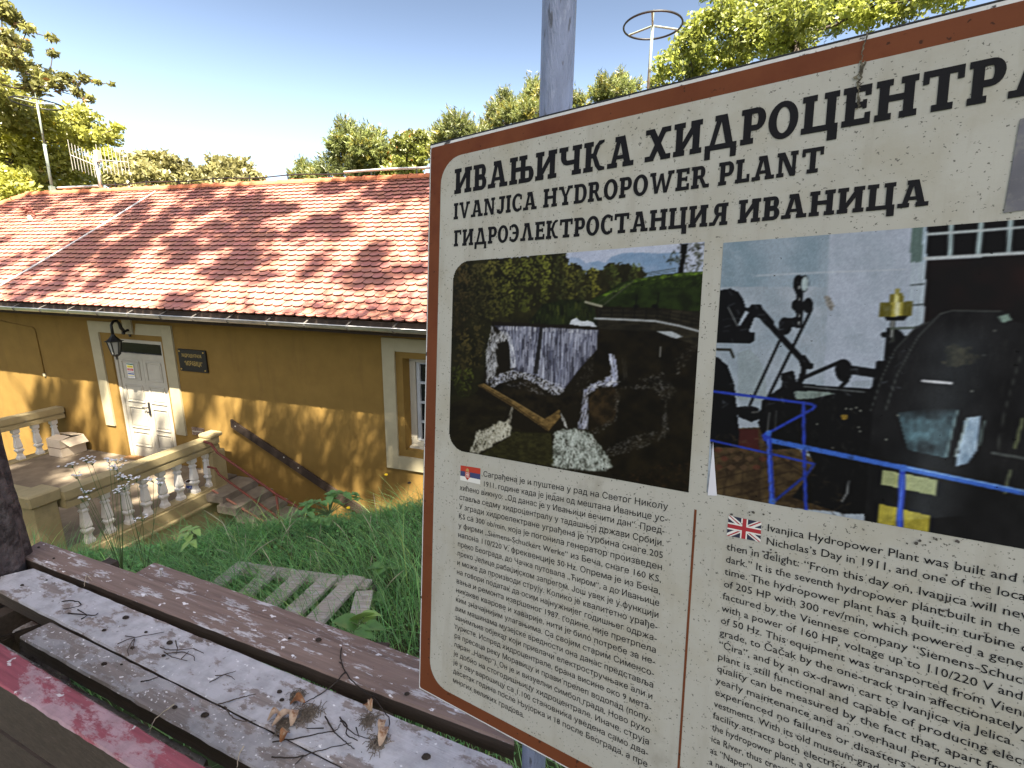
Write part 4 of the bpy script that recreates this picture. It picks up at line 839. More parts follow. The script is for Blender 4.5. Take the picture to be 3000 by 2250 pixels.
P.poly([(480, 895), (640, 872), (700, 918), (770, 970), (850, 988), (960, 940), (975, 1000), (830, 1055), (740, 1108), (560, 1000), (430, 935)], (15, 12, 8), (34, 28, 18), (50, 40), 45)
P.strokes([(500, 900), (640, 880), (780, 975), (680, 960)], 40, 16, 4, 20, 40, (60, 58, 60), (170, 172, 182), .6)
P.poly([(345, 908), (385, 896), (565, 1002), (740, 1108), (832, 1050), (838, 1095), (765, 1180), (550, 1032)], (74, 58, 32), (120, 96, 56), (24, 10), 46); P.line([(360, 912), (555, 1025), (762, 1172)], 5, (40, 30, 18)); P.line([(380, 898), (566, 1004), (740, 1108)], 4, (148, 122, 78))
P.poly([(180, 1020), (330, 960), (520, 1040), (500, 1120), (340, 1180), (300, 1300), (180, 1260)], (24, 20, 13), (38, 33, 20), (60, 30), 48); P.poly([(545, 1180), (780, 1190), (800, 1390), (360, 1320), (540, 1210)], (30, 28, 15), (50, 48, 25), (26, 14), 49)
P.strokes([(180, 1100), (780, 1190), (800, 1380), (300, 1300)], 120, 26, 3, 8, 6, (26, 24, 13), (72, 68, 38), .5)
P.strokes([(540, 1035), (560, 1035), (540, 1140), (515, 1150)], 26, 40, 4, 100, 6, (110, 106, 96), (190, 186, 174), .7)
P.water([(340, 1190), (420, 1150), (535, 1110), (540, 1200), (450, 1250), (360, 1312), (305, 1300)], (116, 112, 92), (196, 194, 180), seed=47); P.strokes([(345, 1185), (420, 1150), (530, 1115), (538, 1190), (450, 1250), (365, 1308), (310, 1298)], 360, 9, 4, 150, 60, (112, 106, 84), (238, 236, 222), .75, False)
P.strokes([(995, 735), (1025, 735), (1042, 860), (1010, 920), (975, 940), (870, 960), (960, 830)], 70, 16, 4, 110, 40, (16, 13, 9), (96, 92, 84), .6)
P.strokes([(1122, 720), (1162, 725), (1180, 880), (1140, 890)], 70, 60, 5, 86, 4, (120, 126, 156), (226, 230, 246), .8); P.strokes([(1060, 885), (1130, 850), (1180, 890), (1160, 918), (1060, 915), (1000, 965), (975, 935)], 110, 22, 6, 150, 25, (120, 126, 156), (236, 238, 248), .75, False)
P.strokes([(975, 935), (1002, 950), (1002, 1170), (935, 1165)], 110, 34, 5, 98, 14, (110, 114, 136), (230, 232, 246), .75)
P.poly([(1060, 925), (1150, 915), (1190, 980), (1150, 1120), (1015, 1180), (1004, 990)], (24, 19, 11), (52, 40, 24), (40, 40), 52)
P.water([(800, 1180), (900, 1165), (1010, 1185), (1090, 1290), (1150, 1390), (1100, 1412), (860, 1400), (790, 1385)], (96, 104, 96), (176, 184, 178), seed=53, lo=.42); P.strokes([(800, 1180), (900, 1165), (1010, 1185), (1090, 1290), (1150, 1392), (1100, 1412), (860, 1402), (790, 1385)], 900, 11, 3.5, lambda q: math.degrees(math.atan2(q[1] - 1080, q[0] - 950)), 22, (84, 92, 84), (236, 240, 236), .7, False, .9)
P.strokes([(836, 1062), (870, 1120), (880, 1165), (850, 1140)], 24, 24, 5, 65, 10, (130, 130, 128), (220, 220, 220), .7)
for Q, a_, n_ in (([(1290, 870), (1440, 832), (1520, 940), (1470, 1010), (1420, 980), (1380, 900)], 40, 110), ([(1460, 1000), (1482, 1180), (1440, 1210), (1440, 1100)], 95, 50), ([(1440, 1165), (1460, 1215), (1300, 1290), (1120, 1330), (1100, 1290), (1250, 1210)], 158, 150), ([(1160, 925), (1190, 960), (1172, 1100), (1152, 1110)], 95, 30), ([(1010, 1180), (1150, 1100), (1180, 1110), (1050, 1200)], 150, 30), ([(1500, 760), (1640, 650), (1660, 670), (1530, 850)], 135, 30), ([(1190, 915), (1300, 905), (1420, 915), (1420, 930), (1200, 930)], 4, 30)):
    P.strokes(Q, n_ * 2, 10, 2.8, a_, 35, (60, 58, 54), (190, 190, 194), .5, False, 1.5)
P.line([(1428, 680), (1426, 740)], 5, (140, 140, 140)); P.strokes([(1200, 740), (1230, 740), (1240, 880), (1205, 880)], 24, 40, 4, 92, 4, (30, 26, 20), (80, 78, 74), .5)
P.strokes([(1150, 1440), (1400, 1380), (1640, 1350), (1610, 1530), (1450, 1520)], 160, 14, 4, 20, 60, (26, 17, 10), (84, 58, 36), .6)
P.c *= (1 - .30 * np.clip((600 - P.x) / 500, 0, 1) * np.clip((P.y - 100) / 300, .4, 1))[:, None]; P.blur(1); P.sharpen(.4, 3); P.detail(.10, 5)
rr = .030
P.build('photo_weir', m_print, lambda c: ~(((c[:, 0] < pa0 + rr) & (c[:, 1] > pb1 - rr) & (np.hypot(c[:, 0] - pa0 - rr, c[:, 1] - pb1 + rr) > rr)) | ((c[:, 0] < pa0 + rr) & (c[:, 1] < pb0 + rr) & (np.hypot(c[:, 0] - pa0 - rr, c[:, 1] - pb0 - rr) > rr))))
# 2: turbine hall
za = (2050, 600, .6028)
pa0 = (S(*zz(107, 190))[0] + S(*zz(64, 1090))[0]) / 2; pb1 = (S(*zz(107, 185))[1] + S(*zz(1576, 75))[1]) / 2; pb0 = (S(*zz(85, 1413))[1] + S(*zz(1576, 1660))[1]) / 2
P = Print(pa0, pa0 + .455, pb0, pb1, 380, 330, za)
BL = (11, 11, 13)
P.c[:] = (148, 158, 170); P.poly([(0, 0), (635, 0), (600, 900), (0, 900)], (112, 132, 146), (136, 150, 164), (160, 200), 2); P.poly([(0, 400), (635, 400), (600, 1100), (0, 1100)], (134, 146, 158), (152, 160, 172), (150, 120), 3)
P.poly([(635, 100), (1090, 60), (1000, 1000), (600, 950)], (146, 156, 170), (158, 166, 182), (160, 160), 4)
P.line([(280, 345), (640, 328), (1000, 315)], 5, (170, 176, 186)); P.poly([(605, 440), (630, 445), (655, 490), (640, 520), (615, 490)], (96, 92, 88), (140, 138, 136), (10, 10), 5)
P.poly([(185, 720), (240, 700), (290, 745), (320, 830), (330, 950), (190, 950)], (126, 138, 142), al=.6)
P.poly([(1030, 110), (1085, 108), (1080, 280), (1020, 285)], (84, 102, 100)); P.poly([(1085, 100), (1110, 100), (1100, 285), (1078, 285)], (150, 166, 180))
P.poly([(1105, 90), (1900, 30), (1900, 230), (1100, 265)], BL)
for x_ in (1225, 1365, 1510, 1660, 1820): P.line([(x_, 70), (x_ - 14, 250)], 24, (140, 156, 160))
P.line([(1105, 145), (1350, 128), (1900, 84)], 13, (160, 168, 172)); P.line([(1095, 262), (1350, 248), (1900, 215)], 17, (168, 174, 178))
P.poly([(1100, 272), (1900, 225), (1900, 700), (1085, 640)], (15, 13, 14), (32, 18, 17), (300, 200), 6)
for x_ in (1036, 1062, 1088): P.line([(x_ + 4, 285), (x_ - 22, 590)], 17, (156, 168, 180))
for y_ in (392, 490): P.line([(1025, y_), (1090, y_ - 6)], 6, (44, 50, 50))
P.poly([(60, 1090), (300, 1080), (560, 1240), (800, 1500), (60, 1440)], (42, 32, 22), (74, 60, 40), (60, 40), 7)
for k in range(7): P.line([(60, 1180 + k * 52), (300 + k * 40, 1130 + k * 40), (700, 1260 + k * 50)], 4, (30, 22, 16), .8)
for k in range(9): P.line([(80 + k * 70, 1160), (20 + k * 90, 1480)], 4, (28, 21, 16), .7)
for k in range(16): P.poly([(90 + (k % 6) * 62 + 30 * (k // 6 % 2), 1175 + k // 6 * 42), (115 + (k % 6) * 62 + 30 * (k // 6 % 2), 1190 + k // 6 * 42), (92 + (k % 6) * 62 + 30 * (k // 6 % 2), 1206 + k // 6 * 42), (68 + (k % 6) * 62 + 30 * (k // 6 % 2), 1190 + k // 6 * 42)], (92, 70, 52) if k % 3 else (84, 40, 34), al=.6)
P.poly([(190, 1088), (285, 1090), (290, 1200), (190, 1180)], (58, 26, 24))
P.line([(85, 703), (150, 705), (165, 740)], 12, (34, 32, 26)); P.poly([(40, 420), (110, 415), (150, 408), (190, 425), (212, 460), (224, 500), (240, 502), (250, 487), (298, 486), (310, 515), (335, 535), (325, 575), (300, 555), (268, 545), (245, 600), (240, 618), (268, 622), (265, 662), (240, 676), (85, 670), (40, 680)], BL)
P.poly([(222, 515), (240, 525), (195, 592), (188, 580)], (146, 156, 168)); P.line([(140, 500), (185, 590)], 5, (120, 124, 126))
P.line([(310, 550), (490, 745)], 30, BL); P.line([(300, 530), (340, 575)], 44, BL); P.poly([(475, 735), (510, 730), (535, 765), (555, 775), (545, 800), (520, 800), (500, 870), (470, 870), (495, 800)], BL)
P.line([(545, 505), (335, 930)], 13, BL); P.line([(408, 620), (243, 975)], 12, BL)
P.ell(482, 388, 28, 46, BL); P.ell(508, 385, 21, 42, BL, 6); P.ell(510, 385, 17, 36, (150, 164, 168), 6); P.poly([(468, 420), (500, 420), (500, 600), (466, 600)], BL); P.ell(478, 490, 32, 30, BL); P.ell(526, 490, 24, 37, BL, 6); P.ell(415, 590, 32, 42, BL); P.poly([(400, 550), (480, 548), (480, 590), (420, 600)], BL)
for y_ in (395, 450, 530, 570): P.line([(482, y_), (484, y_ + 14)], 5, (200, 204, 206))
P.poly([(40, 740), (90, 742), (135, 780), (168, 870), (192, 1100), (190, 1180), (60, 1175), (40, 1100)], BL); P.poly([(170, 985), (250, 975), (290, 990), (290, 1040), (250, 1055), (190, 1030)], BL)
P.poly([(395, 820), (455, 805), (470, 860), (520, 872), (830, 895), (860, 760), (900, 760), (1000, 700), (1000, 1500), (700, 1500), (450, 1420), (560, 1270), (520, 1180), (330, 1190), (285, 1060), (305, 950), (400, 885)], BL)
P.poly([(455, 905), (560, 905), (660, 915), (560, 940), (470, 945)], (118, 132, 128)); P.line([(505, 882), (800, 910)], 6, (90, 94, 96)); P.line([(505, 840), (690, 760)], 18, BL); P.ell(700, 805, 42, 55, BL); P.line([(720, 800), (860, 820)], 42, BL); P.poly([(730, 860), (830, 850), (840, 885), (740, 890)], (140, 150, 162)); P.line([(680, 890), (720, 850)], 18, BL)
P.poly([(905, 600), (960, 600), (1000, 640), (960, 780), (890, 790), (900, 700)], BL); P.line([(940, 540), (934, 660)], 22, (40, 42, 40)); P.line([(938, 560), (932, 640)], 7, (168, 170, 170)); P.line([(925, 602), (1050, 598)], 11, (70, 78, 70)); P.ell(895, 632, 16, 13, BL)
P.poly([(872, 478), (1033, 470), (1030, 540), (870, 546)], (86, 80, 30)); P.poly([(930, 474), (985, 472), (982, 542), (930, 544)], (150, 140, 66)); P.poly([(950, 474), (970, 473), (966, 542), (948, 543)], (196, 192, 150)); P.poly([(895, 546), (1010, 541), (995, 562), (910, 564)], BL)
P.poly([(925, 435), (988, 431), (986, 472), (922, 475)], (104, 96, 38)); P.poly([(945, 434), (965, 433), (963, 473), (944, 474)], (188, 182, 120)); P.poly([(946, 410), (972, 409), (972, 432), (946, 434)], (130, 124, 70))
P.poly([(800, 1540), (830, 1100), (850, 960), (885, 830), (950, 690), (1050, 592), (1112, 565), (1168, 526), (1225, 511), (1462, 514), (1500, 530), (1515, 566), (1580, 580), (1700, 640), (1950, 800), (1950, 1750), (700, 1600)], (14, 14, 16), (24, 24, 26), (120, 160), 9)
P.line([(830, 1000), (885, 835), (950, 700), (1040, 605), (1110, 570)], 4, (74, 78, 76)); P.line([(900, 1000), (960, 820), (1060, 640), (1168, 530), (1225, 515), (1460, 518)], 5, (70, 74, 72)); P.poly([(1445, 545), (1495, 530), (1512, 560), (1470, 575)], (110, 130, 122)); P.line([(1560, 720), (1480, 1000), (1440, 1200)], 5, (60, 62, 60))
m = P.inside([(960, 1010), (1060, 995), (1250, 990), (1200, 1230), (1010, 1190)]); t = np.clip(P.vn(90, 60, 12) * .6 + P.vn(20, 20, 13) * .4, 0, 1)[m][:, None] * np.clip((P.y[m] - 985) / 60, 0, 1)[:, None]; P.c[m] = P.c[m] * (1 - t) + np.array((84, 116, 128)) * t
P.poly([(1290, 1035), (1360, 1025), (1345, 1190), (1300, 1255), (1240, 1270)], (96, 118, 140), (156, 176, 196), (40, 60), 14); P.line([(1300, 1040), (1240, 1220)], 10, (150, 166, 170)); P.line([(1380, 1050), (1355, 1170)], 8, (110, 130, 130)); P.line([(1250, 1000), (1195, 1220)], 7, (110, 136, 140))
P.poly([(1180, 690), (1320, 680), (1340, 770), (1200, 790)], (24, 24, 20), (58, 54, 40), (30, 30), 15, .7, rough=30)
P.line([(1082, 855), (1222, 867)], 12, (176, 176, 182)); P.line([(1565, 1040), (1530, 1180)], 10, (120, 128, 90)); P.line([(1505, 1290), (1480, 1400)], 10, (110, 118, 90)); P.line([(1420, 1205), (1700, 1250)], 14, (70, 74, 74))
for (x, y) in ((710, 990), (735, 992), (760, 985), (780, 1000), (645, 1180), (1318, 905), (1428, 612), (1378, 730), (905, 1140), (570, 1065), (780, 1100), (770, 1080), (960, 1022)): P.ell(x, y, 4, 3.5, (190, 192, 178))
P.poly([(685, 1020), (720, 1018), (718, 1042), (690, 1044)], (130, 104, 40)); P.line([(725, 1340), (715, 1400), (690, 1440)], 6, (150, 154, 156))
P.poly([(905, 1248), (1165, 1300), (1160, 1316), (900, 1262)], (170, 166, 160)); P.poly([(886, 1285), (1152, 1335), (1142, 1412), (882, 1357)], (126, 132, 92), (152, 158, 118), (60, 30), 16); P.poly([(872, 1450), (1122, 1510), (1112, 1606), (864, 1556)], (128, 118, 44), (160, 148, 58), (50, 30), 17)
BU, BU2 = (34, 54, 150), (52, 92, 178)
P.line([(40, 903), (300, 936), (500, 962)], 13, BU); P.line([(500, 962), (545, 968), (560, 978), (548, 992), (330, 1110)], 14, BU); P.line([(504, 962), (508, 1240), (516, 1480)], 17, BU); P.line([(40, 1140), (330, 1205), (505, 1246), (556, 1258)], 10, BU); P.line([(556, 1258), (520, 1310), (362, 1440)], 13, (28, 44, 120))
P.line([(333, 1106), (312, 1120), (318, 1138), (345, 1142)], 18, BU); P.line([(335, 1142), (980, 1275)], 24, BU2); P.line([(980, 1275), (1400, 1362), (1900, 1465)], 27, BU2); P.line([(980, 1268), (1400, 1352), (1900, 1455)], 7, (110, 150, 205)); P.line([(336, 1110), (344, 1290), (354, 1455)], 26, BU); P.line([(332, 1140), (348, 1430)], 6, (80, 110, 196)); P.ell(335, 1108, 16, 14, BU2); P.ell(352, 1440, 18, 16, BU2)
P.line([(986, 1280), (976, 1440), (968, 1600)], 32, BU); P.line([(982, 1310), (966, 1580)], 8, (78, 112, 196)); P.ell(986, 1278, 21, 18, BU2)

dr_ = np.exp(-((P.x - 1230 + .22 * (P.y - 800)) / 150) ** 2) * np.clip((P.y - 560) / 120, 0, 1); mm = P.inside([(830, 1100), (885, 830), (950, 690), (1050, 592), (1225, 511), (1462, 514), (1515, 566), (1480, 1000), (1400, 1500), (860, 1540)]); P.c[mm] += (dr_[mm] * 26)[:, None] * np.array([.9, 1, 1.05])

P.strokes([(900, 820), (960, 700), (1060, 600), (1230, 520), (1460, 520), (1500, 700), (1400, 980), (900, 980)], 160, 60, 5, 100, 14, (18, 18, 20), (54, 56, 56), .35)
P.strokes([(300, 950), (400, 890), (830, 900), (850, 1200), (760, 1480), (480, 1400), (560, 1260), (330, 1180)], 170, 26, 5, 80, 40, (12, 12, 14), (64, 62, 56), .45, True, 2)
P.strokes([(1420, 700), (1560, 600), (1900, 800), (1900, 1500), (1450, 1500)], 120, 80, 6, 100, 12, (14, 14, 16), (58, 58, 54), .4)
P.strokes([(60, 1120), (300, 1090), (560, 1250), (780, 1500), (80, 1430)], 200, 24, 5, 25, 40, (34, 26, 18), (96, 80, 56), .4)
P.strokes([(110, 190), (1090, 120), (1000, 900), (110, 1000)], 260, 30, 6, 5, 40, (118, 130, 142), (172, 180, 192), .25)
P.line([(340, 1010), (330, 1100)], 6, (120, 122, 120), .7); P.line([(372, 1000), (365, 1090)], 5, (90, 92, 92), .7); P.line([(255, 1008), (285, 1006)], 7, (110, 110, 108), .7)
P.blur(1); P.sharpen(.55, 4); P.detail(.10, 5)
P.build('photo_turbine', m_print)
flat([tuple(S(*zz(62, 1200))), tuple(S(*zz(66, 1150))), tuple(S(*zz(85, 1412))), tuple(S(*zz(40, 1410)))], .0020, 'bare_wedge', mat('bare_print', (.52, .52, .58), .5, .04), None)
# flags
def quadflag(pts, name, paint, m_):
    w = MB(); P0 = [S(*p) for p in pts]              # tl, tr, br, bl
    def uv(u, v): a = P0[0] * (1 - u) + P0[1] * u; b = P0[3] * (1 - u) + P0[2] * u; return a * (1 - v) + b * v
    for k, (i, pp) in enumerate(paint):
        w.mi = i; V = [(*uv(u, v), .0020 + k * .00003) for u, v in pp]
        ar = sum(V[j][0] * V[(j + 1) % len(V)][1] - V[(j + 1) % len(V)][0] * V[j][1] for j in range(len(V)))
        w.add(V if ar > 0 else V[::-1], [tuple(range(len(V)))])
    w.build(name, m_, SG)
fm = [mat('flag_' + n_, c, .5, .05) for n_, c in (('red', (.36, .035, .02)), ('blue', (.035, .045, .12)), ('white', (.58, .58, .56)), ('gold', (.35, .22, .08)), ('navy', (.018, .02, .045)), ('crimson', (.30, .02, .03)))]
rq = lambda u0, u1, v0, v1: [(u0, v0), (u1, v0), (u1, v1), (u0, v1)]
quadflag([q3(337, 173), q3(497, 198), q3(495, 327), q3(333, 292)], 'flag_serbia', [(0, rq(0, 1, 0, .36)), (1, rq(0, 1, .36, .70)), (2, rq(0, 1, .70, 1)), (0, [(.24, .36), (.48, .36), (.48, .70), (.36, .92), (.24, .70)]), (2, rq(.28, .44, .40, .72)), (0, rq(.30, .42, .42, .70)), (2, rq(.35, .37, .42, .70)), (2, rq(.30, .42, .53, .57)), (3, [(.27, .34), (.30, .18), (.36, .12), (.42, .18), (.45, .34)])], fm)
UKP = [(4, rq(0, 1, 0, 1)), (2, [(0, 0), (.13, 0), (1, .87), (1, 1), (.87, 1), (0, .13)]), (2, [(1, 0), (1, .13), (.13, 1), (0, 1), (0, .87), (.87, 0)]), (5, [(0, 0), (.05, 0), (.40, .35), (.33, .35)]), (5, [(1, 1), (.95, 1), (.60, .65), (.67, .65)]), (5, [(1, 0), (.93, 0), (.58, .35), (.66, .35)]), (5, [(0, 1), (.07, 1), (.42, .65), (.34, .65)]), (2, rq(0, 1, .33, .67)), (2, rq(.40, .60, 0, 1)), (5, rq(0, 1, .40, .60)), (5, rq(.44, .56, 0, 1))]
quadflag([r4(300, 240), r4(512, 285), r4(505, 412), r4(287, 370)], 'flag_britain', UKP, fm)
# torn poster at the right edge, cracks and stains
stp = [S(*p) for p in ((2986, 352), (2938, 626), (3010, 616), (3200, 600), (3200, 300))]
flat([tuple(p) for p in stp][::-1] if False else [tuple(p) for p in stp], .0024, 'torn_poster', mat('torn_poster', (.10, .10, .12), .6, .3, 14, c2=(.17, .17, .165), f2=(.48, .6), s2=40, c3=(.16, .02, .05), f3=(.66, .68), s3=55))
rgc = random.Random(4)
for pts, wd in (([(2543, 82), (2537, 118), (2527, 148), (2524, 178)], .0011), ([(2524, 180), (2517, 215), (2512, 250), (2514, 290), (2510, 325)], .0024), ([(2531, 182), (2522, 225), (2516, 262)], .0016)):
    Q = [S(*p) for p in pts]; Q = [Q[k] + (Q[k + 1] - Q[k]) * t for k in range(len(Q) - 1) for t in np.linspace(0, 1, 7)[:-1]] + [Q[-1]]; w = MB(); V = []
    for q in Q:
        j1 = rgc.gauss(0, wd * .5); V += [(q[0] + j1 - wd * rgc.uniform(.15, .8), q[1], .0027), (q[0] + j1 + wd * rgc.uniform(.15, .8), q[1], .0027)]
    w.add(V, [(2 * k, 2 * k + 2, 2 * k + 3, 2 * k + 1) for k in range(len(Q) - 1)]); w.build('crack', mat('crack_grime', (.12, .11, .08), .9, .5, 200, c2=(.05, .045, .035), f2=(.48, .55), s2=160), SG)
m_peel = mat('peeled_grime', (.055, .05, .045), .9, .4, 80)
for cx, cy, sx_, sy_, n_ in ((2190, 1500, 32, 9, 9), (2760, 1790, 10, 50, 12), (2235, 1612, 24, 9, 9), (1480, 1872, 2, 14, 4), (2690, 1580, 50, 9, 12)):
    w = MB()
    for k in range(n_):
        a, b = S(cx + random.gauss(0, sx_), cy + random.gauss(0, sy_)); r_ = random.uniform(.0006, .002)
        w.add([(a + r_ * random.uniform(.4, 1.3) * math.cos(t), b + r_ * random.uniform(.3, 1.1) * math.sin(t), .0028 + k * 1e-6) for t in np.linspace(0, 6.28, 8)[:-1]], [tuple(range(7))])
    w.build('peeled_patch', m_peel, SG)
# post behind the board (plumb)
pp = ray(1628, 333); pc_ = pp * (-(SD + .052) / (pp @ SN)); pr_ = 48.5 / FPX * (ray(1628, 333) @ W[:, 2]) * np.linalg.norm(pc_)
P0_ = np.array([pc_[0], pc_[1], 0]); iS = SM.inverted()
zt = np.concatenate([np.linspace(-1.75, -.4, 10), np.linspace(-.3, 1.1, 60)])
w = MB(); w.tube([np.array(iS @ Vector((P0_[0], P0_[1], z))) for z in zt], pr_, 20)
m_post = mat('post_paint', (.19, .225, .33), .35, .2, 5, .5, 30, c2=(.34, .38, .50), f2=(.58, .70), s2=4, c3=(.08, .09, .12), f3=(.60, .66), s3=9, spec=.5, metal=.25, stretch=(14, 2.2, 14))
w.build('post', m_post, SG, smooth=True)
w = MB()
for b in (-.16, -.72):
    cpt = np.array(iS @ Vector((P0_[0], P0_[1], (S3(np.array(.19), np.array(b)))[2]))); w.box(cpt[0] - .06, cpt[0] + .06, b - .012, b + .012, cpt[2] - .03, -.0165)
w.build('bracket', m_edge, SG)

# ------------------------------------------------------------------ picnic table and benches (weathered planks)
def plank_mat(name, wood, paint, amount, stretch=(2.2, 9, 9), extra=None, dk=(.10, .075, .06)):
    m = bpy.data.materials.new(name); m.use_nodes = True; t = m.node_tree; N = t.nodes; L = t.links; b = N['Principled BSDF']
    b.inputs['Roughness'].default_value = .72; b.inputs['Specular IOR Level'].default_value = .3
    tc = N.new('ShaderNodeTexCoord')
    def noise(sc_, scale, det=7, rg=.62, off=0):
        mp = N.new('ShaderNodeMapping'); mp.inputs['Scale'].default_value = sc_; mp.inputs['Location'].default_value = (off, off * .7, off * .3); L.new(tc.outputs['Object'], mp.inputs[0])
        n = N.new('ShaderNodeTexNoise'); n.inputs['Scale'].default_value = scale; n.inputs['Detail'].default_value = det; n.inputs['Roughness'].default_value = rg; L.new(mp.outputs[0], n.inputs[0]); return n.outputs[0]
    def ramp(f, lo, hi):
        r_ = N.new('ShaderNodeMapRange'); r_.inputs[1].default_value = lo; r_.inputs[2].default_value = hi; L.new(f, r_.inputs[0]); return r_.outputs[0]
    def mix(a, bb, f):
        x = N.new('ShaderNodeMix'); x.data_type = 'RGBA'
        for s, v in ((x.inputs[6], a), (x.inputs[7], bb), (x.inputs[0], f)):
            if hasattr(v, 'is_output'): L.new(v, s)
            elif isinstance(v, float): s.default_value = v
            else: s.default_value = (*v, 1)
        return x.outputs[2]
    grain = noise((1.2, 30, 30), 3.5, 6)
    base = mix([q * .72 for q in wood], [q * 1.25 for q in wood], ramp(grain, .3, .7))
    base = mix(base, dk, ramp(noise((1.5, 6, 6), 3, 4, .6, 5), .60, .78))
    pn = noise(stretch, 4.5, 9, .72, 2)
    pc = mix(paint, [q * .74 for q in paint], ramp(noise((4, 5, 5), 6, 5, .6, 9), .4, .65))
    o = mix(base, pc, ramp(pn, amount, amount + .05))
    if extra:
        for k, (c, lo, sc_, st) in enumerate(extra): o = mix(o, c, ramp(noise(st, sc_, 4, .5, 13 + k * 3), lo, lo + .04))
    o = mix(o, (.025, .022, .02), ramp(noise((6, 6, 6), 24, 3, .5, 21), .735, .77))
    L.new(o, b.inputs['Base Color'])
    bp = N.new('ShaderNodeBump'); bp.inputs['Strength'].default_value = .5; bp.inputs['Distance'].default_value = .004
    ad = N.new('ShaderNodeMath'); ad.operation = 'ADD'; L.new(pn, ad.inputs[0]); L.new(grain, ad.inputs[1]); L.new(ad.outputs[0], bp.inputs['Height']); L.new(bp.outputs[0], b.inputs['Normal']); return m
GREYP, WHT = (.46, .47, .50), (.72, .72, .74)
pm_A = plank_mat('plank_brown', (.20, .145, .125), (.50, .49, .51), .55, (1.6, 8, 8), [((.75, .75, .78), .66, 16, (2, 4, 4))])
pm_B = plank_mat('plank_white', (.22, .19, .18), (.45, .455, .49), .42, (2, 4, 4), [((.70, .71, .73), .67, 22, (3, 4, 4)), ((.22, .21, .21), .68, 12, (4, 4, 4))])
pm_C = plank_mat('plank_grey', (.22, .195, .185), (.35, .345, .36), .48, (2, 5, 5), [((.70, .70, .73), .63, 30, (3, 4, 4)), ((.30, .10, .13), .70, 9, (2, 3, 3))])
pm_R = plank_mat('plank_red', (.24, .065, .085), (.36, .24, .27), .50, (1.2, 3, 3), [((.50, .48, .50), .67, 14, (3, 4, 4)), ((.12, .02, .03), .70, 10, (2, 3, 3))], (.20, .04, .05))
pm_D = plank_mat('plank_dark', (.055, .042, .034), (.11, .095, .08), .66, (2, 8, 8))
pm_P = plank_mat('plank_pale', (.36, .325, .29), (.46, .44, .43), .56, (2, 8, 8))
def plank(name, far, near, z, th, m, parent, extL=0, extR=None, side=None, jag=0):
    """board whose top is at height z; far and near edges surveyed as pixel pairs"""
    a, b = on_z(*far[0], z), on_z(*far[1], z); c, d = on_z(*near[0], z), on_z(*near[1], z)
    if extR is not None:
        b = a + (b - a) * (extR - a[0]) / (b[0] - a[0]); d = c + (d - c) * (extR - c[0]) / (d[0] - c[0])
    ang = math.atan2((d - c)[1], (d - c)[0]); ca, sa_ = math.cos(-ang), math.sin(-ang); o = (c + d) / 2
    loc = lambda p: np.array([(p - o)[0] * ca - (p - o)[1] * sa_, (p - o)[0] * sa_ + (p - o)[1] * ca])
    A, B_, C, D = loc(a), loc(b), loc(c), loc(d); n = 48; ch = .004
    V = []; F_ = []
    rg = random.Random(name + str(z) + str(c[0]))
    for i in range(n + 1):
        t = i / n; f = A + (B_ - A) * t; q = C + (D - C) * t; j1 = rg.uniform(-1, 1) * (.0012 + jag); j2 = rg.uniform(-1, 1) * (.0012 + jag)
        w_ = .0015 * math.sin(t * 9); dirv = (f - q) / np.linalg.norm(f - q); f = f + dirv * j1; q = q + dirv * j2
        prof = [(q, -th), (q, -ch), (q + dirv * ch, w_), ((q + f) / 2, w_ + .001), (f - dirv * ch, w_), (f, -ch), (f, -th)]
        V += [(p[0], p[1], h) for p, h in prof]
    for i in range(n):
        for k in range(6): F_.append((i * 7 + k, (i + 1) * 7 + k, (i + 1) * 7 + k + 1, i * 7 + k + 1))
        F_.append((i * 7 + 6, (i + 1) * 7 + 6, (i + 1) * 7, i * 7))
    w = MB(); w.mi = 0
    for f in F_:
        pass
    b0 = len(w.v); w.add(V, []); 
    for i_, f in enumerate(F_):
        w.f.append(list(f)); w.m.append(1 if i_ % 7 in (0, 5, 6) else 0)  # side and bottom faces use the dark wood to paint shade into the gaps
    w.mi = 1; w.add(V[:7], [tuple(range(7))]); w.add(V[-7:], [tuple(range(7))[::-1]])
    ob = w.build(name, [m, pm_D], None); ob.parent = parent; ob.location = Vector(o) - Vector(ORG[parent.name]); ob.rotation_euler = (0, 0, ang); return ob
TZ = -1.0
PT = thing('picnic_table', 'weathered picnic table of brown, white and grey peeling planks under the board', 'table', (-.85, 1.2, -1.7))
pl = plank('plank', ((122, 1584), (1225, 1960)), ((46, 1625), (1400, 2141)), TZ, .045, pm_A, PT, extR=.018); pl['label'] = 'brown plank with white paint flaking along its near edge'
pl = plank('plank', ((103, 1664), (1400, 2197)), ((-60, 1705), (1015, 2250)), TZ, .045, pm_B, PT, extR=.016); pl['label'] = 'whitish painted plank strewn with needles and twigs'
pl = plank('plank', ((152, 1821), (750, 2121)), ((55, 1866), (734, 2246)), TZ, .045, pm_C, PT, extR=.012); pl['label'] = 'grey plank with white and red paint spots'
dv = np.array([math.cos(R(-22)), math.sin(R(-22)), 0]); nv_ = np.array([-dv[1], dv[0], 0])
p0 = on_z(500, 1900, TZ - .046)
def table_pt(t, o, z): p = p0 + dv * t + nv_ * o; return (p[0], p[1], z)
for t in (-.62, .55):
    MB().bar(table_pt(t, -.16, TZ - .085), table_pt(t, .20, TZ - .085), .05, .075).build('cross_beam', pm_D, PT)
    for o in (-.12, .16): MB().bar(table_pt(t, o, TZ - .123), table_pt(t, o * 1.9, -1.76), .05, .06, (1, 0, 0)).build('leg', pm_D, PT)
B2 = thing('bench', 'brown knotty bench plank with flaking paint and a bent nail behind the table', 'bench', tuple(on_z(650, 1750, -1.7)), None, 'benches beside the picnic table')
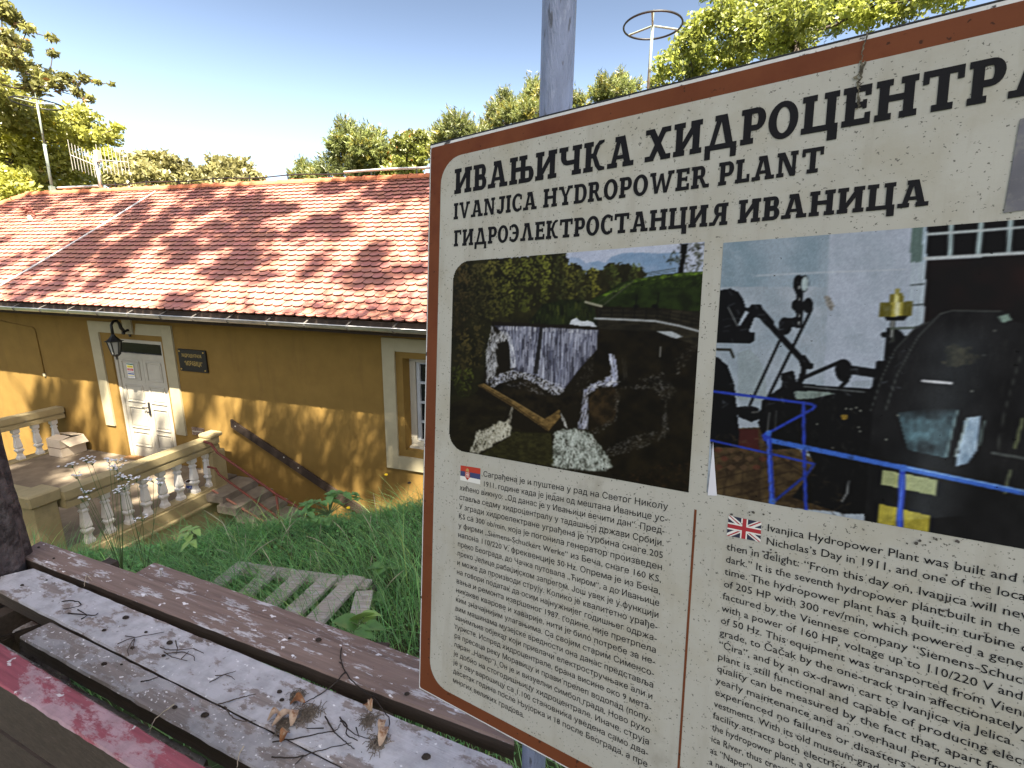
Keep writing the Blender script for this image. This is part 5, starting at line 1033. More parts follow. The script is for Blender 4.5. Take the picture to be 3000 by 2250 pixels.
plank('seat', ((456, 1646), (1225, 1924)), ((380, 1690), (1225, 2010)), TZ - .045, .04, pm_A, B2, extR=.10)
for px, py in ((520, 1700), (1100, 1900)):
    q = on_z(px, py, TZ - .09); MB().bar(q, (q[0], q[1], -1.85), .05, .07, (1, 0, 0)).build('leg', pm_D, B2)
q = on_z(473, 1690, TZ - .046); w = MB(); w.tube([q, q + np.array([0, 0, .02]), q + np.array([.003, .0, .028])], [.0025, .0025, .0025], 6); w.tube([q + np.array([.003, 0, .028]), q + np.array([.004, 0, .031])], .006, 8); w.build('nail', m_galv, B2)
B1 = thing('bench', 'near bench with faded red painted backrest edge and dark timber back', 'bench', tuple(on_z(150, 2100, -1.7)), None, 'benches beside the picnic table')
ZB = -.86
rb_ = plank('backrest', ((-150, 1793), (640, 2270)), ((-160, 1905), (420, 2270)), ZB, .008, pm_R, B1)
a, b = on_z(-160, 1905, ZB), on_z(420, 2270, ZB); d_ = (b - a) / np.linalg.norm(b - a); nn_ = np.array([-d_[1], d_[0], 0])
def bk_pt(t, o, z): p = a + d_ * t + nn_ * o; return np.array([p[0], p[1], z])
LB = np.linalg.norm(b - a) + .15
for k, (zt_, hh) in enumerate(((ZB - .0095, .14), (ZB - .165, .14))):
    MB().bar(bk_pt(-.3, .016, zt_ - hh / 2), bk_pt(LB, .016, zt_ - hh / 2), .026, hh).build('back_board', pm_D, B1)
plank('seat', ((207 - 340, 1997 - 190), (607, 2221)), ((-160, 1960), (560, 2330)), TZ - .10, .035, pm_C, B1, jag=.001)
for t in (.05, LB - .1): MB().bar(bk_pt(t, .045, ZB - .04), bk_pt(t, .05, -1.75), .05, .04, (1, 0, 0)).build('leg', pm_D, B1)
B3 = thing('bench', 'paint spattered low bench plank end at the left edge below the table', 'bench', tuple(on_z(20, 1800, -1.7)), None, 'benches beside the picnic table')
plank('seat', ((-200, 1690), (118, 1828)), ((-200, 1745), (40, 1852)), TZ - .11, .04, pm_B, B3)
plank('seat', ((-200, 1600), (28, 1700)), ((-200, 1640), (-5, 1712)), TZ - .06, .04, pm_B, B3)
q = on_z(-60, 1770, TZ - .151); MB().bar(q, (q[0], q[1], -1.75), .05, .07, (1, 0, 0)).build('leg', pm_D, B3)
PZ = -1.70
PL = thing('pallet', 'bleached wooden pallet of open slats half sunk in the long grass', 'pallet', tuple(on_z(900, 1720, -1.9)))
fz = lambda x, y: on_z(600 + x * .4521, 1550 + y * .4521, PZ)
for (x0, y0, x1, y1, wd) in ((262, 222, 100, 350, .085), (450, 260, 270, 420, .085), (640, 290, 430, 485, .09), (810, 318, 570, 545, .095), (985, 312, 700, 610, .10), (1035, 410, 1000, 560, .09)):
    a_, b_2 = fz(x0, y0), fz(x1, y1); b_2 = b_2 + (b_2 - a_) * .25
    MB().bar(a_, b_2, wd, .022).build('slat', pm_P, PL)
a_, b_2 = fz(225, 232), fz(1060, 345); MB().bar(a_ - np.array([0, 0, .024]), b_2 - np.array([0, 0, .024]), .09, .022).build('rail', pm_P, PL)
c_2, d_2 = a_ + (fz(100, 350) - fz(262, 222)) * 1.2, b_2 + (fz(700, 610) - fz(985, 312)) * 1.1
MB().bar(c_2 - np.array([0, 0, .024]), d_2 - np.array([0, 0, .024]), .09, .022).build('rail', pm_P, PL)
for q in (a_, b_2, c_2, d_2): MB().bar(q - np.array([0, 0, .036]), q - np.array([0, 0, .30]), .07, .07, (1, 0, 0)).build('foot', pm_D, PL)

# ------------------------------------------------------------------ litter on the table
m_twig = mat('twig_bark', (.030, .024, .020), .9, .3, 60); m_needle = mat('dry_needle', (.075, .060, .05), .8, .3, 60); m_dleaf = mat('dry_leaf', (.20, .085, .035), .7, .4, 50, c2=(.28, .21, .14), f2=(.5, .6), s2=60); m_moss = mat('seed_fluff', (.17, .145, .12), .95, .4, 160, .6, 300)
z5 = lambda x, y: (600 + x * .4521, 1550 + y * .4521); z4q = lambda x, y: (x * .4218, 1550 + y * .4218)
def lit(pts, zf, z=TZ, lift=.002): return [on_z(*zf(x, y), z + lift + (0 if len(q_) < 3 else 0)) + np.array([0, 0, random.uniform(0, .003)]) for x, y in pts for q_ in [pts]]
def smooth_path(P_, m=6):
    P_ = [2 * P_[0] - P_[1]] + list(P_) + [2 * P_[-1] - P_[-2]]; out = []
    for i in range(1, len(P_) - 2):
        a, b, c, d = P_[i - 1:i + 3]
        for k in range(m):
            t = k / m; out.append(.5 * (2 * b + (c - a) * t + (2 * a - 5 * b + 4 * c - d) * t * t + (3 * b - a - 3 * c + d) * t ** 3) + np.array([random.gauss(0, .0006), random.gauss(0, .0006), 0]))
    return out + [P_[-2]]
TWIGS = [('forked dark twig lying across two planks near the board corner', [[(885, 770), (882, 850), (910, 925), (980, 1010), (1090, 1090), (1150, 1170), (1195, 1230), (1190, 1300)], [(910, 925), (830, 1010), (740, 1075), (640, 1130)], [(1080, 1085), (1105, 1070)], [(882, 870), (870, 860)]], z5, .0022),
 ('long thin twig with side branch along the white plank centre', [[(430, 1478), (600, 1478), (760, 1430), (950, 1385)], [(640, 1470), (585, 1525)]], z5, .0019),
 ('curved twig under the dry leaf heap at the plank gap', [[(440, 1378), (600, 1355), (760, 1320), (850, 1305), (880, 1260)], [(770, 1290), (660, 1292)]], z5, .0018),
 ('arched pair of twigs between the two leaf heaps', [[(780, 1210), (830, 1300), (900, 1370), (970, 1425)], [(870, 1220), (920, 1270), (920, 1330), (990, 1370)]], z5, .002),
 ('short twig beside the folded leaf right of centre', [[(880, 1240), (960, 1320), (1080, 1365)], [(980, 1285), (1000, 1350)]], z5, .0016),
 ('looped twig on the white plank near its left end', [[(430, 505), (480, 496), (540, 505), (562, 525), (530, 540), (435, 555)], [(475, 582), (640, 600), (680, 585)], [(540, 560), (600, 592)], [(565, 625), (610, 598)]], z4q, .0022),
 ('crossed bunch of long needles on the white plank', [[(815, 797), (930, 755), (1140, 715)], [(870, 742), (950, 752)], [(930, 760), (890, 830), (895, 880)], [(935, 765), (920, 840)]], z4q, .0016),
 ('tangle of dark needles near the middle of the white plank', [[(1110, 822), (1200, 840), (1345, 828)], [(1140, 850), (1180, 880), (1300, 915)], [(1220, 775), (1232, 830), (1222, 870)], [(1150, 865), (1260, 855), (1340, 880), (1352, 915)], [(1345, 830), (1415, 862)], [(1260, 900), (1310, 850)]], z4q, .0018),
 ('pale straw bridging the gap to the red edged bench', [[(1210, 1218), (1100, 1300), (1060, 1350), (1037, 1410)]], z4q, .0016),
 ('needles lying near the cracked patch on the white plank', [[(1455, 1065), (1560, 1010), (1640, 985)], [(1495, 1018), (1580, 1015), (1630, 1045)]], z4q, .0015),
 ('curved needles hanging over the edge of the white plank', [[(1500, 1222), (1640, 1180), (1778, 1145)], [(1560, 1230), (1620, 1310), (1700, 1335), (1778, 1330)], [(1580, 1200), (1700, 1160)]], z4q, .0018),
 ('single thin twig on the grey plank', [[(980, 1058), (1050, 1045), (1100, 1025)]], z4q, .002),
 ('dry grass stalk across the gap beside the brown plank', [[(600, 318), (590, 360), (583, 400)], [(600, 318), (640, 358)]], z4q, .0012),
 ('grey grass stalk near the bottom of the grey plank', [[(1690, 1510), (1660, 1570), (1645, 1655)]], z4q, .0018),
 ('bare root like twig at the left end of the grey plank', [[(0, 750), (90, 725), (200, 690), (260, 672)], [(90, 725), (40, 738)]], z4q, .002)]
for i, (lb, brs, zf, r_) in enumerate(TWIGS):
    z_ = TZ + .006
    ps = [[on_z(*zf(x, y), z_ + .004 * math.sin(3 * j + i)) for j, (x, y) in enumerate(b)] for b in brs]
    o0 = ps[0][0]; w = MB()
    for P_ in ps:
        if len(P_) > 2: P_ = smooth_path(P_)
        w.tube(P_, list(np.linspace(r_ * .85, r_ * .45, len(P_))), 6)
    nd = 'needle' in lb or 'straw' in lb or 'stalk' in lb
    tag(w.build('grass_stalk' if 'stalk' in lb or 'straw' in lb else 'needle_bunch' if nd else 'twig', mat('pale_straw', (.42, .36, .27), .8, .2, 40) if ('pale' in lb or 'grey grass' in lb or 'dry grass' in lb) else (m_needle if nd else m_twig), None, None, tuple(o0), smooth=True), lb, 'stalk' if 'stalk' in lb or 'straw' in lb else 'needles' if nd else 'twig')
def dleaf(lb, p, q, wd, zf=z5, zz_=TZ + .008, m_=None, lift=.007):
    a, b = on_z(*zf(*p), zz_), on_z(*zf(*q), zz_); d = b - a; L_ = np.linalg.norm(d); d /= L_; s = np.array([-d[1], d[0], 0]); w = MB(); V = []
    for i in range(9):
        t = i / 8; ww = wd * math.sin(math.pi * min(1, t * .92 + .05)) ** .8
        for k in (-1, -.5, 0, .5, 1): V.append(a + d * L_ * t + s * ww * k + np.array([0, 0, lift * (abs(k) ** 1.3) * math.sin(math.pi * t) + .012 * math.sin(3 * t) ** 2]))
    w.add(V, [(i * 5 + k, i * 5 + k + 1, (i + 1) * 5 + k + 1, (i + 1) * 5 + k) for i in range(8) for k in range(4)])
    tag(w.build('dry_leaf', m_ or m_dleaf, None, None, tuple(a), smooth=True), lb, 'leaf', 'dry leaves fallen on the table')
m_pl = mat('pale_husk', (.36, .27, .20), .7, .25, 50, c2=(.20, .10, .05), f2=(.55, .65), s2=40)
dleaf('curled rust coloured leaf at the top of the left heap', (552, 1132), (650, 1122), .012)
dleaf('long pale brown husk pointing left in the left heap', (405, 1240), (500, 1200), .010, m_=m_pl)
dleaf('folded brown husk below the left heap', (435, 1275), (590, 1190), .010, m_=m_pl)
dleaf('pale upright husk in the middle of the left heap', (560, 1275), (610, 1170), .010, m_=m_pl)
dleaf('curled orange leaf on the plank gap below the left heap', (488, 1380), (555, 1318), .011)
dleaf('dark orange leaf with pale tip right of the forked twig', (1035, 1135), (1080, 1180), .011)
dleaf('pale leaf edge standing beside the dark orange leaf', (1070, 1180), (1080, 1115), .006, m_=m_pl)
dleaf('pale pink husk at the top of the right heap', (1135, 1330), (1165, 1235), .009, m_=m_pl)
dleaf('long pale husk at the bottom of the right heap', (1135, 1405), (1185, 1280), .011, m_=m_pl)
def fluff(lb, c, r_, zf=z5, fl=.35):
    q = on_z(*zf(*c), TZ); w = MB(); rg = np.random.default_rng(int(c[0])); V = []
    for k in range(170):
        a = rg.uniform(0, 6.28); e = q + np.array([math.cos(a), math.sin(a), 0]) * r_ * rg.uniform(0, 1) ** 1.3 * (.75 + .3 * math.sin(3 * a)); h = r_ * fl * rg.uniform(.1, 1); a2 = rg.uniform(0, 6.28); e2 = e + np.array([math.cos(a2), math.sin(a2), 0]) * r_ * .5
        w.tube([e + (0, 0, h * .3 + .001), (e + e2) / 2 + (0, 0, h), e2 + (0, 0, h * .2 + .001)], .0008, 3, False)
    tag(w.build('seed_tuft', m_moss, None, None, tuple(q)), lb, 'tuft', 'grey fluff tufts on the table')
fluff('round grey brown fluff tuft in the left leaf heap', (675, 1195), .034); fluff('flat brown tuft under the pale husks of the left heap', (520, 1270), .030); fluff('small dark tuft above the left heap', (600, 1085), .022)
fluff('tuft under the dark orange leaf on the right', (1065, 1245), .026); fluff('tuft under the bottom husk of the right heap', (1125, 1390), .028)
PB = [((725, 708), z4q, .006), ((1015, 720), z4q, .005), ((1180, 798), z4q, .009), ((1137, 885), z4q, .006), ((875, 622), z4q, .009), ((325, 358), z4q, .004), ((270, 130), z4q, .005), ((920, 830), z4q, .006), ((845, 945), z4q, .004), ((1215, 1243), z4q, .006), ((1425, 1300), z4q, .009), ((725, 945), z4q, .008), ((485, 1060), z5, .007), ((500, 1112), z5, .006), ((738, 725), z5, .009), ((550, 712), z5, .005), ((1310, 1075), z5, .007), ((1435, 1485), z5, .010), ((375, 208), z4q, .005), ((155, 395), z4q, .006)]
for k, (c, zf, r_) in enumerate(PB):
    q = on_z(*zf(*c), TZ); rg = np.random.default_rng(k); V = []; w = MB()
    w.lathe(q, [(r_ * .4, .0), (r_ * (.9 + .2 * rg.random()), r_ * .3), (r_ * .8, r_ * .8), (r_ * .25, r_ * 1.1)], 7, rg.uniform(0, 3), .65)
    tag(w.build('bark_crumb', m_twig, None, None, tuple(q)), 'tiny dark bark crumb lying on the table planks', 'crumb', 'dark crumbs scattered on the table')

# ------------------------------------------------------------------ vegetation
def leaf_quads(C, size, tint, up=.3, aspect=.5, g=rng, D=None):
    n = len(C); N_ = g.normal(size=(n, 3)); N_[:, 2] += up * 2; N_ /= np.linalg.norm(N_, axis=1)[:, None]
    T_ = g.normal(size=(n, 3)) if D is None else D + .5 * g.normal(size=(n, 3)); T_ -= N_ * (T_ * N_).sum(1)[:, None]; T_ /= np.linalg.norm(T_, axis=1)[:, None]; B_ = np.cross(N_, T_)
    s = np.asarray(size).reshape(-1, 1) * np.ones((n, 1))
    V = np.stack([C - T_ * s, C + B_ * s * aspect + N_ * s * .12, C + T_ * s, C - B_ * s * aspect + N_ * s * .12], 1).reshape(-1, 3)
    return V, np.arange(4 * n).reshape(-1, 4), np.repeat(tint, 4, 0)
def crown_pts(clumps, n, g, squash=.8, shell=.45):
    r = np.array([c[1] for c in clumps]); w_ = r ** 2.2; idx = g.choice(len(clumps), n, p=w_ / w_.sum()); C = np.array([c[0] for c in clumps])
    d = g.normal(size=(n, 3)); d /= np.linalg.norm(d, axis=1)[:, None]
    # lumpy shell so that the outline is ragged
    lump = 1 + .28 * np.sin(d[:, 0] * 5 + idx * 1.7) * np.sin(d[:, 1] * 6 + idx) + .16 * np.sin(d[:, 2] * 9 + idx * 2.3)
    rad = (shell + (1 - shell) * g.random(n) ** .6) * lump
    return C[idx] + d * (r[idx] * rad)[:, None] * np.array([1, 1, squash]), idx
def tree(label, base, clumps, nleaf, lsize, lm, bark, tr=.2, group=None, aspect=.5, up=.3, tvar=.25, hue=None, seed=1, squash=.8, frame=None, shell=.45, limbs=True, name='tree', tuft=0):
    g = np.random.default_rng(seed); T_ = thing(name, label, 'tree' if name in ('tree', 'pine_tree') else 'bush', tuple(base), frame, group); base = np.array(base, float)
    C, idx = crown_pts(clumps, nleaf, g, squash, shell)
    ct = g.uniform(1 - tvar, 1 + tvar, len(clumps))[idx] * g.uniform(.75, 1.25, nleaf)
    tint = np.ones((nleaf, 3)) * ct[:, None]
    if hue is not None:
        h = g.random(nleaf) < hue[1]; hc = g.random(len(clumps))[idx] < hue[1] * 2.5; tint[h & hc | (g.random(nleaf) < hue[1] * .2)] *= np.array(hue[0])
    D_ = None
    if tuft:
        D_ = C - np.array([c[0] for c in clumps])[idx]; D_ /= np.linalg.norm(D_, axis=1)[:, None] + 1e-6; D_ = D_ * .9 + np.array([0, 0, .45])
        sp = np.repeat(g.integers(0, max(2, nleaf // 9), nleaf)[:, None], 1, 1)[:, 0] % (nleaf // 9); C = C[sp] + D_[sp] * g.uniform(-.1, .42, (nleaf, 1)) * tuft + g.normal(0, .035 * tuft, (nleaf, 3)); D_ = D_[sp]; tint = tint[sp] * g.uniform(.8, 1.2, (nleaf, 1))
    V, F_, tt = leaf_quads(C, lsize * g.uniform(.6, 1.3, nleaf), tint, up, aspect, g, D_)
    mesh_np('crown', V, F_, lm, T_, tint=tt)
    cc = np.array([c[0] for c in clumps]); mid = cc.mean(0); w = MB()
    top = base + (mid - base) * np.array([.55, .55, .95])
    P_ = [base + (top - base) * t + np.array([math.sin(t * 5 + seed) * tr * .5, math.cos(t * 4) * tr * .4, 0]) for t in np.linspace(0, 1, 7)]
    w.tube(P_, list(np.linspace(tr, tr * .35, 7)), 8)
    if limbs:                                  # every clump hangs on the nearest limb already grown
        nodes = [(p, tr * (.35 + .08 * (6 - k))) for k, p in enumerate(P_) if k >= 3]
        for ci in np.argsort(np.linalg.norm(cc - top, axis=1)):
            c = cc[ci]; dd = [np.linalg.norm(p - c) + (1.5 if p[2] > c[2] + .2 else 0) for p, _ in nodes]; s, r0 = nodes[int(np.argmin(dd))]
            m_ = (s + c) / 2 + np.array([g.normal(), g.normal(), -.6 + .4 * g.normal()]) * .07 * np.linalg.norm(c - s); r1 = max(.012, r0 * .55)
            w.tube([s, m_, c], [min(r0, r1 * 1.5), r1 * 1.15, r1], 5, False); nodes += [(c, r1), (m_, r1 * 1.1)]
            for q in range(3):
                e = c + g.normal(size=3) * clumps[ci][1] * np.array([.45, .45, .3]); w.tube([c, (c + e) / 2 + g.normal(size=3) * .05, e], [r1 * .5, r1 * .35, r1 * .15], 4, False)
    w.build('trunk', bark, T_, smooth=True); return T_
m_bark = mat('bark', (.055, .045, .038), .95, .35, 8, .6, 20)
lm_y = leaf_mat('leaf_yellow_green', (.34, .345, .075), .5); lm_g = leaf_mat('leaf_mid_green', (.20, .225, .05), .5); lm_l = leaf_mat('leaf_lime', (.27, .30, .06), .5); lm_p = leaf_mat('needle_green', (.17, .20, .06), .45); lm_k = leaf_mat('leaf_khaki', (.23, .215, .085)); lm_s = leaf_mat('leaf_olive', (.23, .23, .07), .5)
def cl(lst, dist, dz=0, g=np.random.default_rng(3)):
    out = []
    for x, y, r in lst:
        d = dist + g.uniform(-1, 1) * dist * .08; p = at(x, y, d); out.append((p, r / FPX * (p @ W[:, 2]) * (.92)))
    return out
GB = -4.85
def base_at(px, d): p = at(px, 900, d); return (p[0], p[1], GB)
BG = 'trees behind the building'
tree('tall leafy green and yellow tree filling the left edge behind the roof', base_at(-60, 25), cl([(20, 330, 90), (110, 350, 75), (180, 390, 70), (60, 450, 95), (250, 405, 45), (160, 480, 80), (315, 400, 38), (345, 372, 20), (235, 345, 50), (30, 545, 80), (130, 560, 70), (240, 500, 55), (300, 455, 36), (-90, 400, 150), (-60, 250, 110), (200, 560, 60), (270, 560, 45)], 25), 30000, .095, lm_y, m_bark, .3, BG, hue=((1.4, 1.0, .5), .05), seed=2, tvar=.45, shell=.3)
tree('sparse dark branched tree reaching over the sky at the top left corner', base_at(-260, 21), cl([(5, 30, 40), (45, 60, 28), (82, 85, 20), (20, 110, 36), (60, 130, 30), (150, 110, 16), (30, 170, 40), (75, 200, 34), (155, 157, 14), (130, 225, 32), (195, 232, 26), (245, 230, 18), (285, 240, 12), (100, 255, 34), (225, 268, 20), (328, 247, 8), (262, 290, 16), (165, 245, 26), (-60, 120, 80), (-90, 220, 70)], 21), 7500, .085, lm_s, m_bark, .16, BG, hue=((1.7, .8, .5), .05), seed=3, aspect=.42, shell=.25, tvar=.3)
tree('broad round pale khaki tree crown above the middle of the ridge', base_at(470, 30), cl([(400, 505, 62), (470, 485, 55), (440, 540, 70), (530, 520, 58), (360, 530, 50), (560, 545, 50)], 30), 8500, .15, lm_k, m_bark, .3, BG, seed=4, tvar=.2)
tree('smaller round pale crown right of the broad khaki one', base_at(690, 34), cl([(650, 505, 55), (700, 505, 55), (740, 535, 40), (620, 535, 50), (680, 545, 55)], 34), 6500, .16, lm_k, m_bark, .3, BG, seed=5, tvar=.2)
pg = 'pines behind the building'
PK = dict(aspect=.13, up=.1, tuft=.6, squash=.95, tvar=.28, hue=((1.5, 1.15, .7), .2))
tree('largest dark pine standing alone right of the open sky', base_at(1040, 27), cl([(1008, 372, 24), (1030, 395, 34), (985, 425, 30), (1060, 425, 40), (1010, 460, 46), (1075, 470, 42), (1110, 400, 20), (1100, 435, 30), (960, 490, 30), (1030, 515, 50), (1100, 510, 45), (1075, 385, 14), (985, 400, 14)], 27), 22000, .14, lm_p, m_bark, .25, pg, seed=6, name='pine_tree', **PK)
tree('small pointed pine at the left foot of the largest pine', base_at(890, 30), cl([(882, 474, 12), (886, 492, 18), (900, 510, 24), (868, 520, 20), (925, 525, 26), (940, 505, 20)], 30), 6000, .13, lm_p, m_bark, .18, pg, seed=7, name='pine_tree', **PK)
tree('bushy mixed green tree between the largest pine and the board', base_at(1190, 25), cl([(1180, 425, 40), (1150, 460, 45), (1215, 460, 45), (1190, 500, 50), (1245, 430, 35), (1140, 510, 40), (1200, 395, 20), (1235, 400, 24)], 25), 8500, .11, lm_g, m_bark, .22, BG, seed=8, hue=((2.4, .75, .5), .08), tvar=.3)
tree('pine rising above the left corner of the board', base_at(1340, 26), cl([(1325, 345, 22), (1340, 370, 34), (1310, 390, 34), (1365, 395, 34), (1280, 420, 40), (1400, 400, 30), (1300, 445, 40), (1410, 380, 16)], 26), 13000, .13, lm_p, m_bark, .22, pg, seed=9, name='pine_tree', **PK)
tree('slim pine left of the grey post', base_at(1475, 26), cl([(1477, 282, 16), (1480, 305, 24), (1455, 330, 28), (1505, 330, 30), (1480, 360, 34), (1440, 365, 24), (1530, 345, 26)], 26), 11000, .125, lm_p, m_bark, .22, pg, seed=10, name='pine_tree', **PK)
tree('pine half hidden by the grey post', base_at(1580, 25), cl([(1562, 250, 18), (1570, 280, 28), (1545, 300, 26), (1600, 300, 34), (1650, 300, 30), (1690, 290, 18), (1700, 312, 24), (1560, 330, 34)], 25), 12000, .12, lm_p, m_bark, .22, pg, seed=11, name='pine_tree', **PK)
tree('small twin topped pine between the post and the ringed mast', base_at(1790, 27), cl([(1762, 234, 10), (1768, 255, 18), (1745, 278, 20), (1818, 220, 10), (1815, 240, 18), (1800, 265, 24), (1835, 262, 20), (1775, 290, 26), (1860, 255, 14)], 27), 9000, .12, lm_p, m_bark, .2, pg, seed=12, name='pine_tree', **PK)
tree('big sunlit lime green tree above the right part of the board', base_at(2350, 17), cl([(1925, 245, 34), (1960, 190, 52), (2010, 130, 50), (2060, 160, 70), (2055, 70, 52), (2120, 40, 60), (2180, 95, 75), (2250, 45, 75), (2350, 40, 85), (2330, 110, 70), (2450, 30, 80), (2550, 20, 80), (2660, -5, 80), (2150, 165, 60), (2030, 225, 50), (2200, -60, 90), (2400, -80, 100), (2600, -90, 100), (2800, -60, 100), (2090, -30, 40), (2260, 130, 60)], 17), 26000, .075, lm_l, m_bark, .3, BG, seed=13, tvar=.35, hue=((.55, .62, .7), .25), shell=.35)

# trees behind the photographer whose crowns throw the dappled shade
def canopy(label, base, ulim, nlim, zlim, nc, rr, nleaf, seed, lsize=.16):
    g = np.random.default_rng(seed)
    c = [(np.array([g.uniform(*ulim), g.uniform(*nlim), g.uniform(*zlim)]), g.uniform(*rr)) for _ in range(nc)]
    tree(label, base, c, nleaf, lsize, lm_g, m_bark, .28, 'shade trees behind the viewpoint', seed=seed, frame=BM, up=.5, shell=.1)
g0 = np.random.default_rng(77); HC = 15.0
def lift(p, h=None):                           # where foliage at height h must hang to shade the point p
    h = HC + g0.uniform(-1.4, 1.4) if h is None else h; t = h - p[2]; return np.array([p[0] + .347 * t, p[1] - .571 * t, h])
cands = []
for k in range(420):                            # over the roof
    u = g0.uniform(-18.5, -2.2); s_ = g0.uniform(-.2, 4.4); p_ = .44 if u < -12 else .78 if u < -6.8 else .36
    if s_ < .8: p_ *= .28
    if u > -5.2 and .8 < s_ < 1.7: p_ = .6
    if u < -13 and s_ > 2.6: p_ = .15
    if g0.random() < p_: cands.append((lift(roofp(u, s_)), g0.uniform(.22, .55)))
for k in range(240):                            # over the front wall
    u = g0.uniform(-13.5, -2.2); z = g0.uniform(-4.7, -2.2); p_ = .17 if u < -7 else .09
    if g0.random() < p_: cands.append((lift((u, 0, z)), g0.uniform(.18, .42)))
for k in range(190):                            # over the terrace and its balustrade
    u = g0.uniform(-12.2, -7.0); n = g0.uniform(-3.1, 0)
    if g0.random() < (.5 if n > -1.7 else .95): cands.append((lift((u, n, -3.4)), g0.uniform(.2, .5)))
for k in range(22): cands.append((lift((g0.uniform(-7.2, -5.2), g0.uniform(-.8, -.1), -4.0)), g0.uniform(.2, .4)))   # over the steps
for lb, b, lo, hi, sd_ in (('tall airy shade tree standing behind and left of the viewpoint', (-10, -15, -1.7), -30, -6.2, 21), ('tall airy shade tree standing behind the viewpoint', (-2, -16, -1.7), -6.2, 30, 22)):
    c = [q for q in cands if lo <= q[0][0] < hi]
    tree(lb, b, c, 42 * len(c), .15, lm_g, m_bark, .26, 'shade trees behind the viewpoint', seed=sd_, frame=BM, up=.5, shell=.05, limbs=True)
a, c_ = lift((-4.0, -8.6, -1.5), HC), lift((3.5, -3.2, -1.5), HC)
canopy('tall dense shade tree standing behind and right of the viewpoint', (6, -18, -1.7), (a[0], c_[0]), (a[1], c_[1]), (HC - 1.2, HC + 1.2), 100, (.6, 1.1), 24000, 23, .2)

# trunk at the left edge
tb = at(-222, 1500, 2.35); tb = np.array([tb[0], tb[1], -2.1]); TK = thing('pine_tree', 'dark rough barked pine trunk at the left edge of the view', 'tree', tuple(tb))
V = []; nr, nz = 90, 220; hgt = 9.0; g = np.random.default_rng(2)
def bn(a, z):
    r = .195 + .012 * np.sin(a * 3 + z) 
    plates = np.abs(np.sin(a * 11 + 1.5 * np.sin(z * 5) + .8 * np.sin(z * 13 + a * 4))) ** .5 * (.6 + .4 * np.abs(np.sin(z * 9 + 3 * np.sin(a * 5))) ** .4)
    return r * (1 - .035 * (z - 1)) + .022 * plates + .03 * np.exp(-z * 2.2)
aa, zz2 = np.meshgrid(np.linspace(0, 2 * np.pi, nr, endpoint=False), np.linspace(0, hgt, nz) ** 1.0)
zz2 = hgt * (np.linspace(0, 1, nz)[:, None] ** 1.8) * np.ones((1, nr)); rr_ = bn(aa, zz2)
V = np.stack([tb[0] + rr_ * np.cos(aa), tb[1] + rr_ * np.sin(aa), tb[2] + zz2], -1).reshape(-1, 3)
I = np.arange(nz - 1)[:, None] * nr; J = np.arange(nr)[None]; F_ = np.stack([I + J, I + (J + 1) % nr, I + nr + (J + 1) % nr, I + nr + J], -1).reshape(-1, 4)
mesh_np('trunk', V, F_, mat('pine_bark', (.10, .085, .085), .95, .4, 14, .9, 45, c2=(.035, .028, .028), f2=(.45, .6), s2=18, bdist=.03), TK)
cc = [(tb + np.array([g.uniform(-2.4, 1.6), g.uniform(-2.2, .6), hgt - .6 + g.uniform(-.4, 1.6)]), g.uniform(.5, .9)) for _ in range(16)]
C, idx = crown_pts(cc, 5000, g); V, F_, tt = leaf_quads(C, .12 * g.uniform(.7, 1.3, 5000), np.ones((5000, 3)) * g.uniform(.7, 1.2, (5000, 1)), .6, .16, g); mesh_np('crown', V, F_, lm_p, TK, tint=tt)

# grass
g = np.random.default_rng(9)
def grass_pts(n, u0, u1, s0, extra):
    u = g.uniform(u0, u1, n * 2); c = np.clip(3.33 + 1.0 * (u + 2.4), 1.3, 3.9); s = s0 + g.random(n * 2) ** .8 * (c + extra - s0)
    return u[:n], s[:n] - DW
def blades(n, u0, u1, s0, extra, hl, wd, lean=.5, seed=1):
    u, nn_ = grass_pts(n, u0, u1, s0, extra); z = GZ(u, nn_) - .01; h = g.uniform(*hl, n) * (.75 + .5 * (np.sin(u * 4 + nn_ * 3) * .5 + .5)); a = g.uniform(0, 6.283, n); a = np.where(g.random(n) < .55, a * .15 + 2.6 + np.sin(u * 2) * .8, a)
    dx, dy = np.cos(a), np.sin(a); ln = h * g.uniform(.15, 1.1, n) * lean * 1.6; b = g.uniform(0, 6.283, n); wx, wy = np.cos(b), np.sin(b); w = wd * g.uniform(.6, 1.3, n)
    V = np.zeros((n, 8, 3))
    for k, (t, ww) in enumerate(((0, 1), (.4, .85), (.75, .55), (1, .08))):
        x = u + dx * ln * t ** 2; y = nn_ + dy * ln * t ** 2; zz_ = z + h * (t - .28 * t ** 2 * np.minimum(1, ln / h))
        V[:, 2 * k] = np.stack([x - wx * w * ww, y - wy * w * ww, zz_], 1); V[:, 2 * k + 1] = np.stack([x + wx * w * ww, y + wy * w * ww, zz_], 1)
    F_ = (np.arange(n)[:, None, None] * 8 + np.array([[0, 1, 3, 2], [2, 3, 5, 4], [4, 5, 7, 6]])[None]).reshape(-1, 4)
    t = g.uniform(.55, 1.35, n)[:, None] * np.where(g.random(n)[:, None] < .06, np.array([[2.2, 1.5, 1.3]]), np.array([[1, 1, 1]]) * np.array([[1, 1, 1]])) * (np.array([[1, 1, 1]]) + g.normal(0, .1, (n, 3)))
    return V.reshape(-1, 3), F_, np.repeat(np.clip(t, .1, 3), 8, 0)
lm_gr = leaf_mat('grass_blade', (.165, .365, .115), .45)
V1, F1_, t1 = blades(52000, -6.2, 2.6, 1.0, .45, (.05, .15), .0022, .6)
V2, F2_, t2 = blades(9000, -6.2, 2.6, 1.0, .45, (.14, .28), .0024, .9)
pcB = toB(fz(600, 420)); n = 2300; ub = pcB[0] + g.normal(0, .34, n); nb_ = pcB[1] + g.normal(0, .30, n)
